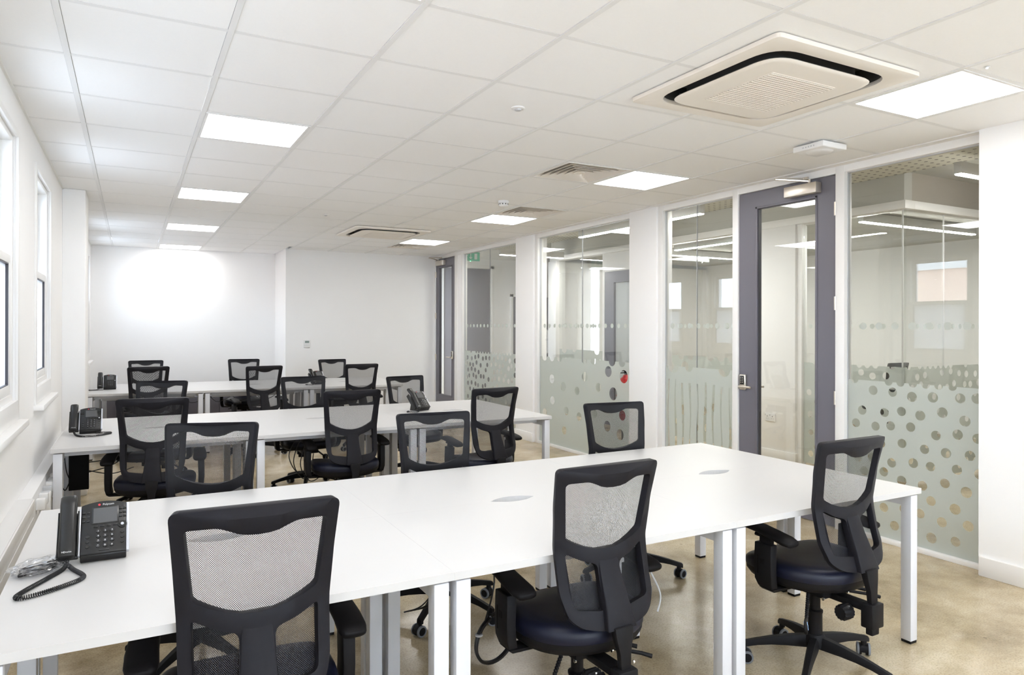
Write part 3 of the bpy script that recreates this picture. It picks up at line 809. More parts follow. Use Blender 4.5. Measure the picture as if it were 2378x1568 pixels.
# ================================================================ CEILING FIXTURES
LL = {(1, -3): 'square lit ceiling panel cut off by the top edge of the picture',
      (1, 1): 'square lit ceiling panel nearest on the left, the largest of the left row',
      (1, 5): 'square lit ceiling panel, second from the front in the left row',
      (1, 9): 'square lit ceiling panel, third from the front in the left row',
      (1, 13): 'square lit ceiling panel farthest on the left, right against the back wall',
      (6, -3): 'square lit ceiling panel at the right beside the big air conditioning cassette',
      (6, 1): 'square lit ceiling panel touching the near louvred diffuser',
      (6, 5): 'square lit ceiling panel in the right row just behind the smoke detector',
      (6, 9): 'square lit ceiling panel farthest in the right row, next to the far cassette'}
lp = None
for (i, j) in LIGHT_CELLS:
    x = GX0 + (i + 0.5) * T_; y = GY0 + (j + 0.5) * T_
    if lp is None:
        lp = empty('ceiling_light', (x, y, CZ))
        fr = MB()
        for b in ((-0.287, -0.272, -0.287, 0.287), (0.272, 0.287, -0.287, 0.287), (-0.272, 0.272, -0.287, -0.272), (-0.272, 0.272, 0.272, 0.287)): fr.box(*b, -0.003, 0.04)
        fr.build('frame', M['grid'], lp)
        MB().box(-0.272, 0.272, -0.272, 0.272, -0.001, 0.01).build('diffuser', M['panelglow'], lp)
        o = lp
    else:
        o = copy_tree(lp); o.location = (x, y, CZ)
    lab = LL.get((i, j))
    if lab: tag(o, lab, 'ceiling light', 'recessed ceiling light panels')
    else: tag(o, 'square lit ceiling panel behind the camera, outside the picture', 'ceiling light', 'ceiling light panels behind the camera')

def diffuser(i, j, label):
    x = GX0 + (i + 0.5) * T_; y = GY0 + (j + 0.5) * T_
    t = tag(empty('air_diffuser', (x, y, CZ)), label, 'air diffuser', 'louvred ceiling diffusers')
    h0 = 0.287
    fr = MB()
    for b in ((-h0, -0.265, -h0, h0), (0.265, h0, -h0, h0), (-0.265, 0.265, -h0, -0.265), (-0.265, 0.265, 0.265, h0)): fr.box(*b, -0.004, 0.01)
    fr.build('frame', M['trim'], t)
    MB().box(-0.265, 0.265, -0.265, 0.265, 0.055, 0.06).build('backing', M['acdark'], t)
    r = 0.262
    while r > 0.07:
        a = [(r * sx, r * sy, -0.002) for sx, sy in ((-1, -1), (1, -1), (1, 1), (-1, 1))]
        b = [((r - 0.003) * sx, (r - 0.003) * sy, -0.003) for sx, sy in ((-1, -1), (1, -1), (1, 1), (-1, 1))]
        q = r - 0.030
        c = [((q - 0.003) * sx, (q - 0.003) * sy, 0.030) for sx, sy in ((-1, -1), (1, -1), (1, 1), (-1, 1))]
        d = [(q * sx, q * sy, 0.032) for sx, sy in ((-1, -1), (1, -1), (1, 1), (-1, 1))]
        MB().rings([a, b, c, d], False, False, False, closed=True).build('louvre', M['acwhite'], t)
        r -= 0.045
    MB().box(-r + 0.006, r - 0.006, -r + 0.006, r - 0.006, -0.002, 0.004).build('centre_plate', M['acwhite'], t)
    return t
diffuser(5, 1, 'square louvred air diffuser nearest the camera, left of a lit panel')
diffuser(6, 4, 'square louvred air diffuser just behind the smoke detector')
diffuser(6, 10, 'small distant louvred air diffuser behind the farthest right-hand lit panel')

def sq(r, n=14, e=0.06):
    pts = rloop([(-r, -r), (r, -r), (r, r), (-r, r)], e, n); return pts
def cassette(x, y, label):
    t = tag(empty('air_conditioner', (x, y, CZ)), label, 'air conditioner', 'ceiling cassette air conditioners')
    # outer panel: rounded square plate with a rounded square opening
    H = 0.475
    V, Fc = plate(sq(H, 5, 0.03), [sq(0.395, 8, 0.15)], 0)
    vs, fs = slab_from_plate(V, Fc, lambda a, b: (Vector((a, b, -0.014)), Vector((0, 0, -1))), 0.02)
    MB().add(vs, fs).build('outer_panel', M['acwhite'], t, 0.004)
    # throat
    ro = sq(0.395, 8, 0.15); ri = sq(0.372, 8, 0.165)
    MB().rings([[(p[0], p[1], -0.005) for p in ro], [(p[0] * .97, p[1] * .97, 0.07) for p in ro]], True, False, True).build('air_slot', M['acdark'], t)
    MB().rings([[(p[0], p[1], -0.0255) for p in sq(0.30, 8, 0.10)], [(p[0], p[1], 0.068) for p in sq(0.30, 8, 0.10)]]).build('fan_core', M['acdark'], t)
    # flaps inside the slot
    for k in range(4):
        Rz = Matrix.Rotation(k * pi / 2, 4, 'Z')
        b = MB(); b.add([(-0.235, 0.370, 0.030), (0.235, 0.370, 0.030), (0.235, 0.382, 0.006), (-0.235, 0.382, 0.006), (-0.235, 0.373, 0.032), (0.235, 0.373, 0.032), (0.235, 0.385, 0.009), (-0.235, 0.385, 0.009)],
                        [(0, 1, 2, 3), (7, 6, 5, 4), (0, 4, 5, 1), (3, 2, 6, 7), (1, 5, 6, 2), (0, 3, 7, 4)], False, Rz)
        b.build('flap', M['acflap'], t)
    # centre panel hangs lower, domed at the rim
    R = []
    for (r, z, e) in ((0.30, -0.026, 0.10), (0.345, -0.027, 0.125), (0.350, -0.032, 0.125), (0.341, -0.038, 0.12), (0.322, -0.040, 0.11)):
        R.append([(p[0], p[1], z) for p in sq(r, 8, e)])
    MB().rings(R).build('centre_panel', M['acwhite'], t)
    gr = MB().box(-0.215, 0.215, -0.215, 0.215, -0.0435, -0.0395).build('intake_grille', M['grille'], t, 0.002)
    rb = MB()
    for k in range(22):
        yy = -0.205 + k * 0.41 / 21
        rb.box(-0.21, 0.21, yy - 0.0022, yy + 0.0022, -0.0460, -0.0430)
    rb.build('grille_ribs', M['acwhite'], t)
    return t
cassette(AC_C[0][0], AC_C[0][1], 'large square cassette air conditioner set in the ceiling near the right corner')
cassette(AC_C[1][0], AC_C[1][1], 'distant square cassette air conditioner above the far desks')

t = tag(empty('smoke_detector', (3.104, 5.891, CZ)), 'white round smoke detector on the ceiling near the second diffuser', 'smoke detector')
MB().lathe([(0.05, 0.002), (0.052, -0.012), (0.050, -0.02)]).build('base', M['whitep'], t)
MB().lathe([(0.045, -0.021), (0.046, -0.04), (0.036, -0.052), (0.02, -0.056)]).build('sensor_head', M['whitep'], t)
sl = MB()
for k in range(10):
    a = 2 * pi * k / 10; sl.box(-0.005, 0.005, 0.0455, 0.0475, -0.036, -0.026, Matrix.Rotation(a, 4, 'Z'))
sl.build('sensor_slots', M['acdark'], t)
def disc(x, y, r, label, cat):
    t = tag(empty('ceiling_sensor', (x, y, CZ)), label, cat)
    MB().lathe([(r, 0.0), (r, -0.006), (r * 0.85, -0.009)]).build('bezel', M['whitep'], t)
    MB().lathe([(r * 0.5, -0.008), (r * 0.45, -0.016), (r * 0.2, -0.019)]).build('lens', M['greyp'], t)
disc(1.846, 3.336, 0.038, 'small round motion sensor alone in the middle of the ceiling', 'sensor')
disc(1.824, 7.519, 0.034, 'small round motion sensor left of the far cassette', 'sensor')
t = tag(empty('indicator_light', (3.429, 1.778, CZ - 0.003)), 'tiny green-white indicator in the ceiling by the right lit panel', 'indicator')
MB().lathe([(0.012, 0.0), (0.012, -0.003)], 14).build('bezel', M['whitep'], t); MB().lathe([(0.006, -0.003), (0.004, -0.006)], 12).build('lens', M['ledw'], t)
t = tag(empty('access_point', (3.94, 3.06, CZ - 0.002), 0.0), 'white square wireless box under the ceiling in front of the grey door', 'access point')
MB().box(-0.115, 0.115, -0.115, 0.115, -0.045, -0.008).box(-0.08, 0.08, -0.08, 0.08, -0.01, 0.002).build('housing', M['whitep'], t, 0.014, 3)
MB().lathe([(0.085, -0.044), (0.075, -0.051), (0.05, -0.055), (0.02, -0.056)]).build('cover_dome', M['whitep'], t)
v = MB()
for k in range(5): v.box(-0.117, -0.114, -0.05 + k * 0.02, -0.042 + k * 0.02, -0.032, -0.024)
v.build('vent_slots', M['greyp'], t)

t = tag(empty('thermostat', (2.422, YB2, 1.21)), 'small white room thermostat on the back wall', 'thermostat')
MB().box(-0.047, 0.047, -0.022, 0, -0.06, 0.06).build('housing', M['whitep'], t, 0.006, 3)
MB().box(-0.032, 0.032, -0.024, -0.021, 0.012, 0.045).build('display', M['lcdgreen'], t)
MB().box(-0.047, 0.047, -0.0235, -0.021, -0.024, -0.021).build('seam', M['greyp'], t)

# pendant linear lights beyond the glass
def linear(p0, p1, label):
    p0 = Vector(p0); p1 = Vector(p1); L_ = (p1 - p0).length; a = atan2(p1.y - p0.y, p1.x - p0.x)
    t = tag(empty('linear_light', tuple(p0), a), label, 'linear light', 'linear lights beyond the glass')
    MB().box(0, L_, -0.03, 0.03, 0.008, 0.10).build('housing', M['whitep'], t, 0.003)
    MB().box(0.01, L_ - 0.01, -0.026, 0.026, 0.0, 0.0085).build('diffuser', M['linglow'], t)
    w_ = MB()
    for q in (0.15 * L_, 0.85 * L_): w_.cyl((q, 0, 0.1), (q, 0, SOFF - p0.z - 0.02 if p0.x < BX and p1.x < BX + 1.2 and p0.y < BY or p0.x < BX else CZ - 0.01 - p0.z), 0.0015, n=6)
    w_.build('suspension_wires', M['chrome'], t)
linear((5.70, 3.17, 2.69), (7.3, 3.17, 2.69), 'linear light at the top right corner behind the dotted glass')
linear((6.55, 4.60, 2.56), (8.6, 4.60, 2.56), 'long linear light inside the meeting room behind the right-hand glass')
linear((4.95, 5.18, 2.60), (4.95, 7.33, 2.60), 'linear light running close behind the two middle glass bays')
linear((6.75, 6.2, 2.56), (6.75, 7.6, 2.56), 'linear light in the meeting room seen above the striped glass')
linear((6.9, 8.15, 2.56), (8.6, 8.15, 2.56), 'distant linear light low in the striped glass bay')
linear((5.05, 9.7, 2.60), (6.22, 9.7, 2.60), 'farthest linear light across the corridor near its end door')

# exit sign
t = tag(empty('exit_sign', (5.06, 10.8, 2.60)), 'green running man exit sign hanging behind the far glass bay', 'exit sign')
MB().box(-0.17, 0.17, -0.012, 0.012, 0, 0.15).build('panel', M['exit'], t, 0.003)
MB().cyl((-0.12, 0, 0.15), (-0.12, 0, 0.45), 0.004, n=8).cyl((0.12, 0, 0.15), (0.12, 0, 0.45), 0.004, n=8).build('hanger', M['chrome'], t)
b = MB(); b.box(-0.006, 0.006, -0.014, -0.012, 0.05, 0.12); b.add([(-0.03, -0.014, 0.06), (0.03, -0.014, 0.06), (0, -0.014, 0.025), (-0.03, -0.012, 0.06), (0.03, -0.012, 0.06), (0, -0.012, 0.025)], [(0, 1, 2), (5, 4, 3), (0, 3, 4, 1), (1, 4, 5, 2), (2, 5, 3, 0)])
b.build('arrow', M['ink'], t)
MB().box(0.07, 0.12, -0.014, -0.012, 0.025, 0.125).build('door_symbol', M['ink'], t)
rm = MB().cyl((-0.085, -0.0145, 0.118), (-0.085, -0.012, 0.118), 0.011, n=14)
rm.tube([(-0.088, -0.013, 0.105), (-0.10, -0.013, 0.075)], 0.008, 6).tube([(-0.10, -0.013, 0.075), (-0.075, -0.013, 0.06), (-0.08, -0.013, 0.03)], 0.006, 6).tube([(-0.10, -0.013, 0.075), (-0.115, -0.013, 0.05), (-0.14, -0.013, 0.045)], 0.006, 6).tube([(-0.09, -0.013, 0.1), (-0.065, -0.013, 0.085), (-0.05, -0.013, 0.095)], 0.005, 6).tube([(-0.09, -0.013, 0.1), (-0.12, -0.013, 0.1), (-0.13, -0.013, 0.08)], 0.005, 6)
rm.build('running_figure', M['ink'], t)
MB().lathe([(0.006, 0.0), (0.006, -0.008)], 12).build('charge_led', M['led'], t)

# fire extinguisher on the far face of the near pillar
t = tag(empty('fire_extinguisher', (4.80, 6.20, 0.40)), 'red fire extinguisher seen through a clear dot in the frosted glass', 'fire extinguisher')
MB().lathe([(0.06, 0.0), (0.085, 0.01), (0.088, 0.03), (0.088, 0.44), (0.075, 0.50), (0.035, 0.54), (0.028, 0.56)], 28).build('cylinder', M['red'], t)
MB().cyl((0, 0, 0.55), (0, 0, 0.60), 0.02).box(-0.11, 0.02, -0.012, 0.012, 0.60, 0.615).box(-0.10, 0.01, -0.01, 0.01, 0.575, 0.585).build('valve', M['black'], t)
MB().tube([(0.02, 0, 0.575), (0.07, 0, 0.59), (0.105, 0, 0.53), (0.105, 0, 0.40), (0.10, 0, 0.2)], 0.011, 8).build('hose', M['black'], t)
lb = MB()
lb.rings([[(0.0885 * cos(a), 0.0885 * sin(a), z) for a in [radians(150 + 14 * k) for k in range(10)]] for z in (0.24, 0.37)], True, False, False)
lb.build('label', M['ink'], t)
text_obj('label_text', 'SPRAY FOAM', 0.028, M['inkred'], t, (-0.079, -0.043, 0.33), (radians(90), 0, radians(-61)))
MB().cyl((0.03, 0.10, -0.38), (0.03, 0.10, 0.35), 0.012).box(-0.08, 0.08, -0.06, 0.12, -0.012, 0.0).box(-0.12, 0.12, -0.1, 0.14, -0.4, -0.385).build('stand', M['black'], t)
t = tag(MB().box(-0.004, 0.0, 0.0, 0.10, -0.06, 0.06).build('sign', M['red'], loc=(PX1 + 0.05, 5.82, 1.14), bevel=0.001), 'small red fire notice beside the extinguisher', 'sign')
MB().box(-0.0055, -0.004, 0.02, 0.08, -0.01, 0.04).build('print', M['ink'], t)

# wall socket on the meeting-room pillar
t = tag(empty('wall_socket', (BX - 0.03, 5.55, 0.47)), 'white double wall socket on the pillar behind the grey door glass', 'socket')
MB().box(-0.012, 0, -0.073, 0.073, -0.043, 0.043).build('faceplate', M['whitep'], t, 0.003)
s_ = MB()
for c in (-0.036, 0.036):
    s_.box(-0.0125, -0.0115, c - 0.004, c + 0.004, 0.008, 0.018).box(-0.0125, -0.0115, c - 0.014, c - 0.008, -0.014, -0.009).box(-0.0125, -0.0115, c + 0.008, c + 0.014, -0.014, -0.009)
s_.build('pin_holes', M['acdark'], t)
MB().box(-0.0145, -0.012, -0.006, 0.006, 0.02, 0.034).box(-0.0145, -0.012, 0.058, 0.068, 0.02, 0.034).build('switch', M['greyp'], t)

# low dark cabinet against the back wall of the alcove
t = tag(empty('low_cabinet', (0.0, YB1 - 0.25, 0)), 'low dark grey cabinet along the back wall behind the far desks', 'cabinet')
MB().box(-0.42, 1.75, -0.16, 0.22, 0.0, 0.40).build('carcass', M['lowcab'], t, 0.003)
for k in range(4):
    MB().box(-0.415 + k * 0.541, 0.120 + k * 0.541, -0.178, -0.161, 0.03, 0.385).build('door', M['lowcab'], t, 0.002)

# ================================================================ OFFICE CHAIRS
def lerp(tab, z):
    if z <= tab[0][0]: return tab[0][1]
    for (a, va), (b, vb) in zip(tab[:-1], tab[1:]):
        if z <= b:
            t = (z - a) / (b - a); t = t * t * (3 - 2 * t) * 0.5 + t * 0.5
            return va + (vb - va) * t
    return tab[-1][1]
PROF = [(0.50, -0.232), (0.56, -0.210), (0.66, -0.176), (0.76, -0.162), (0.88, -0.178), (1.035, -0.212)]
def backy(x, z): return lerp(PROF, z) + 0.85 * x * x
def back3(x, z, off=0.0):
    y = backy(x, z); e = 0.004
    dx = (backy(x + e, z) - backy(x - e, z)) / (2 * e); dz = (backy(x, z + e) - backy(x, z - e)) / (2 * e)
    n = Vector((dx, -1, dz)).normalized()        # faces the rear of the chair
    return Vector((x, y, z)) + n * off, n

def chair_base():
    """parts shared by every chair; front of the chair is +y"""
    t = empty('office_chair')
    half = [(0.0, 0.500), (0.07, 0.502), (0.13, 0.515), (0.165, 0.54), (0.184, 0.60), (0.187, 0.74), (0.196, 0.88), (0.2075, 1.03)]
    right = [(x, z) for x, z in half]
    poly = right + [(-x, z) for x, z in reversed(right[1:])]
    outl = rloop(poly, [0.03] * 7 + [0.022] + [0.022] + [0.03] * 6, 5)
    up = []
    for k in range(9):                                   # curved lower edge of the big window
        x = -0.154 + 0.308 * k / 8; up.append((x, 0.746 + 0.048 * (abs(x) / 0.154) ** 2.0))
    up += [(0.174, 0.985), (0.095, 0.988)]
    up += [(0.07 * cos(pi * k / 8), 0.984 - 0.022 * sin(pi * k / 8)) for k in range(1, 8)]
    up += [(-0.095, 0.988), (-0.174, 0.985)]
    upl = rloop(up, [0.012] + [0.001] * 7 + [0.012] + [0.016, 0.02] + [0.002] * 7 + [0.02, 0.016], 4)
    lo = [(0.047, 0.558), (0.150, 0.572), (0.155, 0.744), (0.10, 0.716), (0.043, 0.700)]
    lor = rloop(lo, [0.012, 0.02, 0.012, 0.02, 0.02], 4)
    lol = [(-x, z) for x, z in reversed(lor)]
    V, Fc = plate(outl, [upl, lor, lol], 0.035)
    vs, fs = slab_from_plate(V, Fc, lambda a, b: back3(a, b), 0.024)
    MB().add(vs, fs, True).build('back_frame', M['frame'], t, 0.0045, 2)
    # net stretched over the sitter's side of the frame
    vs = []; uv = []; fs = []
    nx, nz = 16, 22
    for j in range(nz + 1):
        z = 0.555 + (1.018 - 0.555) * j / nz; hw = lerp([(0.5, 0.168), (0.60, 0.178), (0.74, 0.180), (0.88, 0.188), (1.03, 0.199)], z)
        for i in range(nx + 1):
            x = -hw + 2 * hw * i / nx
            p, n = back3(x, z, -0.0145); vs.append(tuple(p)); uv.append((x, z))
    for j in range(nz):
        for i in range(nx):
            a = j * (nx + 1) + i; fs.append((a, a + 1, a + nx + 2, a + nx + 1))
    me = bpy.data.meshes.new('back_mesh'); me.from_pydata(vs, [], fs)
    ul = me.uv_layers.new(name='UVMap')
    for lp_ in me.loops: ul.data[lp_.index].uv = uv[lp_.vertex_index]
    for p in me.polygons: p.use_smooth = True
    me.materials.append(M['net']); link('back_mesh', me, t)
    # spine, down to the J bar
    def rect(w_, y0, y1, z): return [(-w_ / 2, y1, z), (w_ / 2, y1, z), (w_ / 2, y0, z), (-w_ / 2, y0, z)]
    sp = [rect(0.078, -0.174, -0.160, 0.725), rect(0.082, -0.190, -0.170, 0.69), rect(0.086, -0.205, -0.180, 0.65), rect(0.098, -0.238, -0.200, 0.575), rect(0.118, -0.262, -0.228, 0.505)]
    MB().rings(sp, True).build('spine', M['frame'], t, 0.005, 2)
    sp = [rect(0.074, -0.268, -0.236, 0.515), rect(0.064, -0.272, -0.244, 0.475), rect(0.044, -0.276, -0.252, 0.43), rect(0.038, -0.278, -0.256, 0.375)]
    MB().rings(sp, True).build('spine_neck', M['black'], t, 0.003, 2)
    # seat
    def so(s, z, zf=0.0, grow=0.0):
        pts = []
        for k in range(44):
            a = 2 * pi * k / 44; c, sn = cos(a), sin(a)
            e = 2.0 / (3.4 if sn > 0 else 2.5)
            x = 0.243 * abs(c) ** e * (1 if c > 0 else -1); y = 0.228 * abs(sn) ** e * (1 if sn > 0 else -1) + 0.022
            if sn < 0: x *= 1 - 0.12 * (-sn) ** 2
            f = max(0, (y - 0.12) / 0.13)
            pts.append((x * s, (y - 0.022) * s + 0.022, z - zf * f * f))
        return pts
    W_ = [so(0.995, 0.447, 0.012), so(1.004, 0.455, 0.012), so(1.006, 0.468, 0.014), so(0.992, 0.482, 0.018), so(0.955, 0.493, 0.022), so(0.88, 0.500, 0.024), so(0.70, 0.501, 0.018), so(0.4, 0.497, 0.0), so(0.1, 0.495, 0.0)]
    MB().rings(W_).build('seat_cushion', M['seat'], t)
    W_ = [so(0.55, 0.396), so(0.82, 0.398, 0.0), so(0.93, 0.408, 0.004), so(0.985, 0.430, 0.010), so(0.992, 0.446, 0.012), so(0.98, 0.4475, 0.012)]
    MB().rings(W_).build('seat_shell', M['black'], t)
    # tilt mechanism
    m = MB().box(-0.075, 0.075, -0.10, 0.12, 0.350, 0.398)
    mo = m.build('tilt_mechanism', M['black'], t, 0.006)
    MB().box(-0.028, 0.028, -0.262, -0.05, 0.345, 0.372).build('back_arm', M['black'], t, 0.004)
    b = MB().box(-0.038, 0.038, -0.292, -0.240, 0.285, 0.382).box(-0.024, 0.024, -0.282, -0.252, 0.255, 0.290)
    b.build('height_bracket', M['black'], t, 0.005)
    kn = MB(); R = []
    for x in (-0.052, -0.060, -0.096, -0.103):
        rr = 0.030 if x not in (-0.103,) else 0.024
        R.append([(x, -0.195 + (rr + (0.002 if k % 2 else -0.001)) * cos(2 * pi * k / 28), 0.335 + (rr + (0.002 if k % 2 else -0.001)) * sin(2 * pi * k / 28)) for k in range(28)])
    kn.rings(R).cyl((-0.03, -0.195, 0.335), (-0.055, -0.195, 0.335), 0.012)
    kn.build('tension_knob', M['black'], t)
    bo = MB()
    for (y, z) in ((-0.215, 0.362), (-0.10, 0.355), (0.05, 0.372)):
        bo.cyl((-0.076, y, z), (-0.082, y, z), 0.007, n=10).cyl((0.076, y, z), (0.082, y, z), 0.007, n=10)
    bo.build('bolts', M['chrome'], t)['kind'] = 'stuff'
    # height lever: corrugated boot, then a paddle with its pictogram
    P0 = Vector((-0.07, -0.02, 0.37)); P1 = Vector((-0.165, -0.085, 0.29)); n = 26
    MB().tube([P0.lerp(P1, k / n) for k in range(n + 1)], [0.0085 if k % 2 else 0.0062 for k in range(n + 1)], 8).build('lever_boot', M['black'], t)
    pd = MB(); R = []
    ax = (P1 - P0).normalized(); side = ax.cross(Vector((0.55, -0.8, 0.2))).normalized(); nn = ax.cross(side)
    for s, hw in ((0.0, 0.008), (0.012, 0.020), (0.03, 0.029), (0.05, 0.030), (0.065, 0.022), (0.072, 0.008)):
        c = P1 + ax * s
        R.append([tuple(c + side * hw * cos(2 * pi * k / 14) + nn * 0.006 * sin(2 * pi * k / 14)) for k in range(14)])
    po = pd.rings(R).build('lever_paddle', M['black'], t)
    ic = MB(); c = P1 + ax * 0.038
    for sg in (-1, 1):
        q = [c + side * a + ax * bq + nn * 0.0065 * sg for a, bq in ((-0.014, 0.010), (-0.006, 0.006), (-0.001, -0.004), (0.005, 0.0), (0.014, -0.008))]
        ic.tube(q, 0.0013, 5)
    ic.build('lever_pictogram', M['inkblue'], po)
    MB().tube([(0.07, -0.08, 0.36), (0.17, -0.15, 0.345), (0.20, -0.17, 0.335)], [0.006, 0.007, 0.008], 8).build('tilt_lever', M['black'], t)
    MB().tube([(0.07, -0.02, 0.365), (0.15, -0.10, 0.36), (0.175, -0.12, 0.355)], [0.006, 0.007, 0.008], 8).build('seat_lever', M['black'], t)
    # column
    MB().cyl((0, 0, 0.20), (0, 0, 0.352), 0.0225, n=20).build('gas_lift', M['black'], t)
    MB().lathe([(0.036, 0.105), (0.031, 0.12), (0.0305, 0.245), (0.033, 0.25), (0.033, 0.258), (0.024, 0.262)], 24).build('column_shroud', M['black'], t)
    # armrests
    for s in (-1, 1):
        a = empty('armrest'); a.parent = t; a['part'] = True
        bpy.data.objects.remove(a)
        R = []
        for (y, z, hw, hh) in ((-0.130, 0.613, 0.024, 0.007), (-0.122, 0.613, 0.036, 0.014), (-0.095, 0.618, 0.042, 0.018), (-0.03, 0.629, 0.041, 0.017), (0.04, 0.638, 0.039, 0.016), (0.10, 0.640, 0.038, 0.015), (0.135, 0.634, 0.034, 0.013), (0.148, 0.630, 0.022, 0.008)):
            xo = s * (0.270 - 0.010 * max(0, (y + 0.02) / 0.15))
            ring = []
            for k in range(16):
                an = 2 * pi * k / 16; c, sn = cos(an), sin(an)
                ring.append((xo + hw * abs(c) ** 0.75 * (1 if c > 0 else -1), y + 0.02, z + hh * abs(sn) ** 0.8 * (1 if sn > 0 else -1)))
            R.append(ring)
        MB().rings(R).build('arm_pad', M['blackfab'], t)
        def rc(x, y, z, hx, hy): return [(x - hx, y - hy, z), (x + hx, y - hy, z), (x + hx, y + hy, z), (x - hx, y + hy, z)]
        ap = [rc(s * 0.268, 0.03, 0.628, 0.012, 0.034), rc(s * 0.270, 0.03, 0.60, 0.011, 0.030), rc(s * 0.272, 0.032, 0.50, 0.011, 0.028)]
        MB().rings(ap, False).build('arm_post', M['black'], t, 0.003)
        ap = [rc(s * 0.276, 0.03, 0.585, 0.019, 0.043), rc(s * 0.278, 0.032, 0.48, 0.018, 0.045), rc(s * 0.276, 0.03, 0.43, 0.018, 0.044), rc(s * 0.268, 0.025, 0.40, 0.018, 0.036)]
        sl = MB().rings(ap, False)
        sl.add([(s * 0.288, -0.015, 0.40), (s * 0.288, 0.06, 0.40), (s * 0.05, 0.05, 0.385), (s * 0.05, 0.0, 0.385), (s * 0.27, -0.01, 0.385), (s * 0.27, 0.055, 0.385), (s * 0.05, 0.05, 0.375), (s * 0.05, 0.0, 0.375)],
               [(0, 1, 2, 3), (4, 7, 6, 5), (0, 4, 5, 1), (3, 2, 6, 7), (0, 3, 7, 4), (1, 5, 6, 2)])
        so_ = sl.build('arm_bracket', M['black'], t, 0.004)
        MB().box(s * 0.291, s * 0.297, 0.022, 0.042, 0.50, 0.522).box(s * 0.291, s * 0.2965, 0.052, 0.058, 0.455, 0.535).build('arm_button', M['blackfab'], so_)
        MB().cyl((s * 0.268, -0.035, 0.609), (s * 0.268, 0.09, 0.609), 0.008, n=10).build('pad_clamp', M['black'], t)
    return t

def chair_foot(t, rot):
    b = MB().lathe([(0.030, 0.098), (0.042, 0.102), (0.045, 0.125), (0.040, 0.150), (0.036, 0.158)], 24)
    b.build('base_hub', M['black'], t)
    for k in range(5):
        a = rot + k * 2 * pi / 5; Rz = Matrix.Rotation(a, 4, 'Z')
        R = []
        for (r, zt, h, w_) in ((0.02, 0.148, 0.050, 0.040), (0.06, 0.146, 0.048, 0.042), (0.12, 0.137, 0.040, 0.038), (0.18, 0.125, 0.032, 0.034), (0.24, 0.110, 0.026, 0.030), (0.285, 0.097, 0.024, 0.029), (0.312, 0.090, 0.024, 0.028), (0.320, 0.084, 0.018, 0.022)):
            R.append([(r, w_ / 2, zt - h), (r, w_ / 2, zt - h * 0.35), (r, w_ * 0.3, zt), (r, -w_ * 0.3, zt), (r, -w_ / 2, zt - h * 0.35), (r, -w_ / 2, zt - h)])
        lg = MB().rings(R, True, T=Rz).cyl((0.297, 0, 0.074), (0.297, 0, 0.056), 0.013, n=14, T=Rz).build('leg', M['black'], t)
        # castor, swivelled at its own angle
        sw = a + 1.9 + k * 1.3
        Tc = Matrix.Translation((0.297 * cos(a), 0.297 * sin(a), 0)) @ Matrix.Rotation(sw, 4, 'Z')
        c = MB(); c.cyl((0, 0, 0.045), (0, 0, 0.068), 0.006, n=8, T=Tc)
        hood = []
        for y in (-0.009, 0.009):
            hood.append([(0.012 + 0.026 * cos(q), y, 0.028 + 0.027 * sin(q)) for q in [radians(-20 + 22 * i) for i in range(11)]] + [(0.012, y, 0.026)])
        c.rings(hood, False, T=Tc)
        for s in (-1, 1):
            c.cyl((0.012, s * 0.009, 0.0275), (0.012, s * 0.026, 0.0275), 0.0262, n=22, T=Tc)
        co = c.build('caster', M['black'], t)
        for s in (-1, 1):
            rg = MB()
            prof = [(0.0275, 0.019), (0.0275, 0.0255), (0.0255, 0.028), (0.0195, 0.028), (0.0195, 0.0255), (0.025, 0.019)]
            rg.rings([[(0.012 + r * cos(2 * pi * i / 22), s * y, 0.0275 + r * sin(2 * pi * i / 22)) for i in range(22)] for r, y in prof], True, T=Tc, closed=True)
            rg.build('caster_tyre', M['rubber'], co)

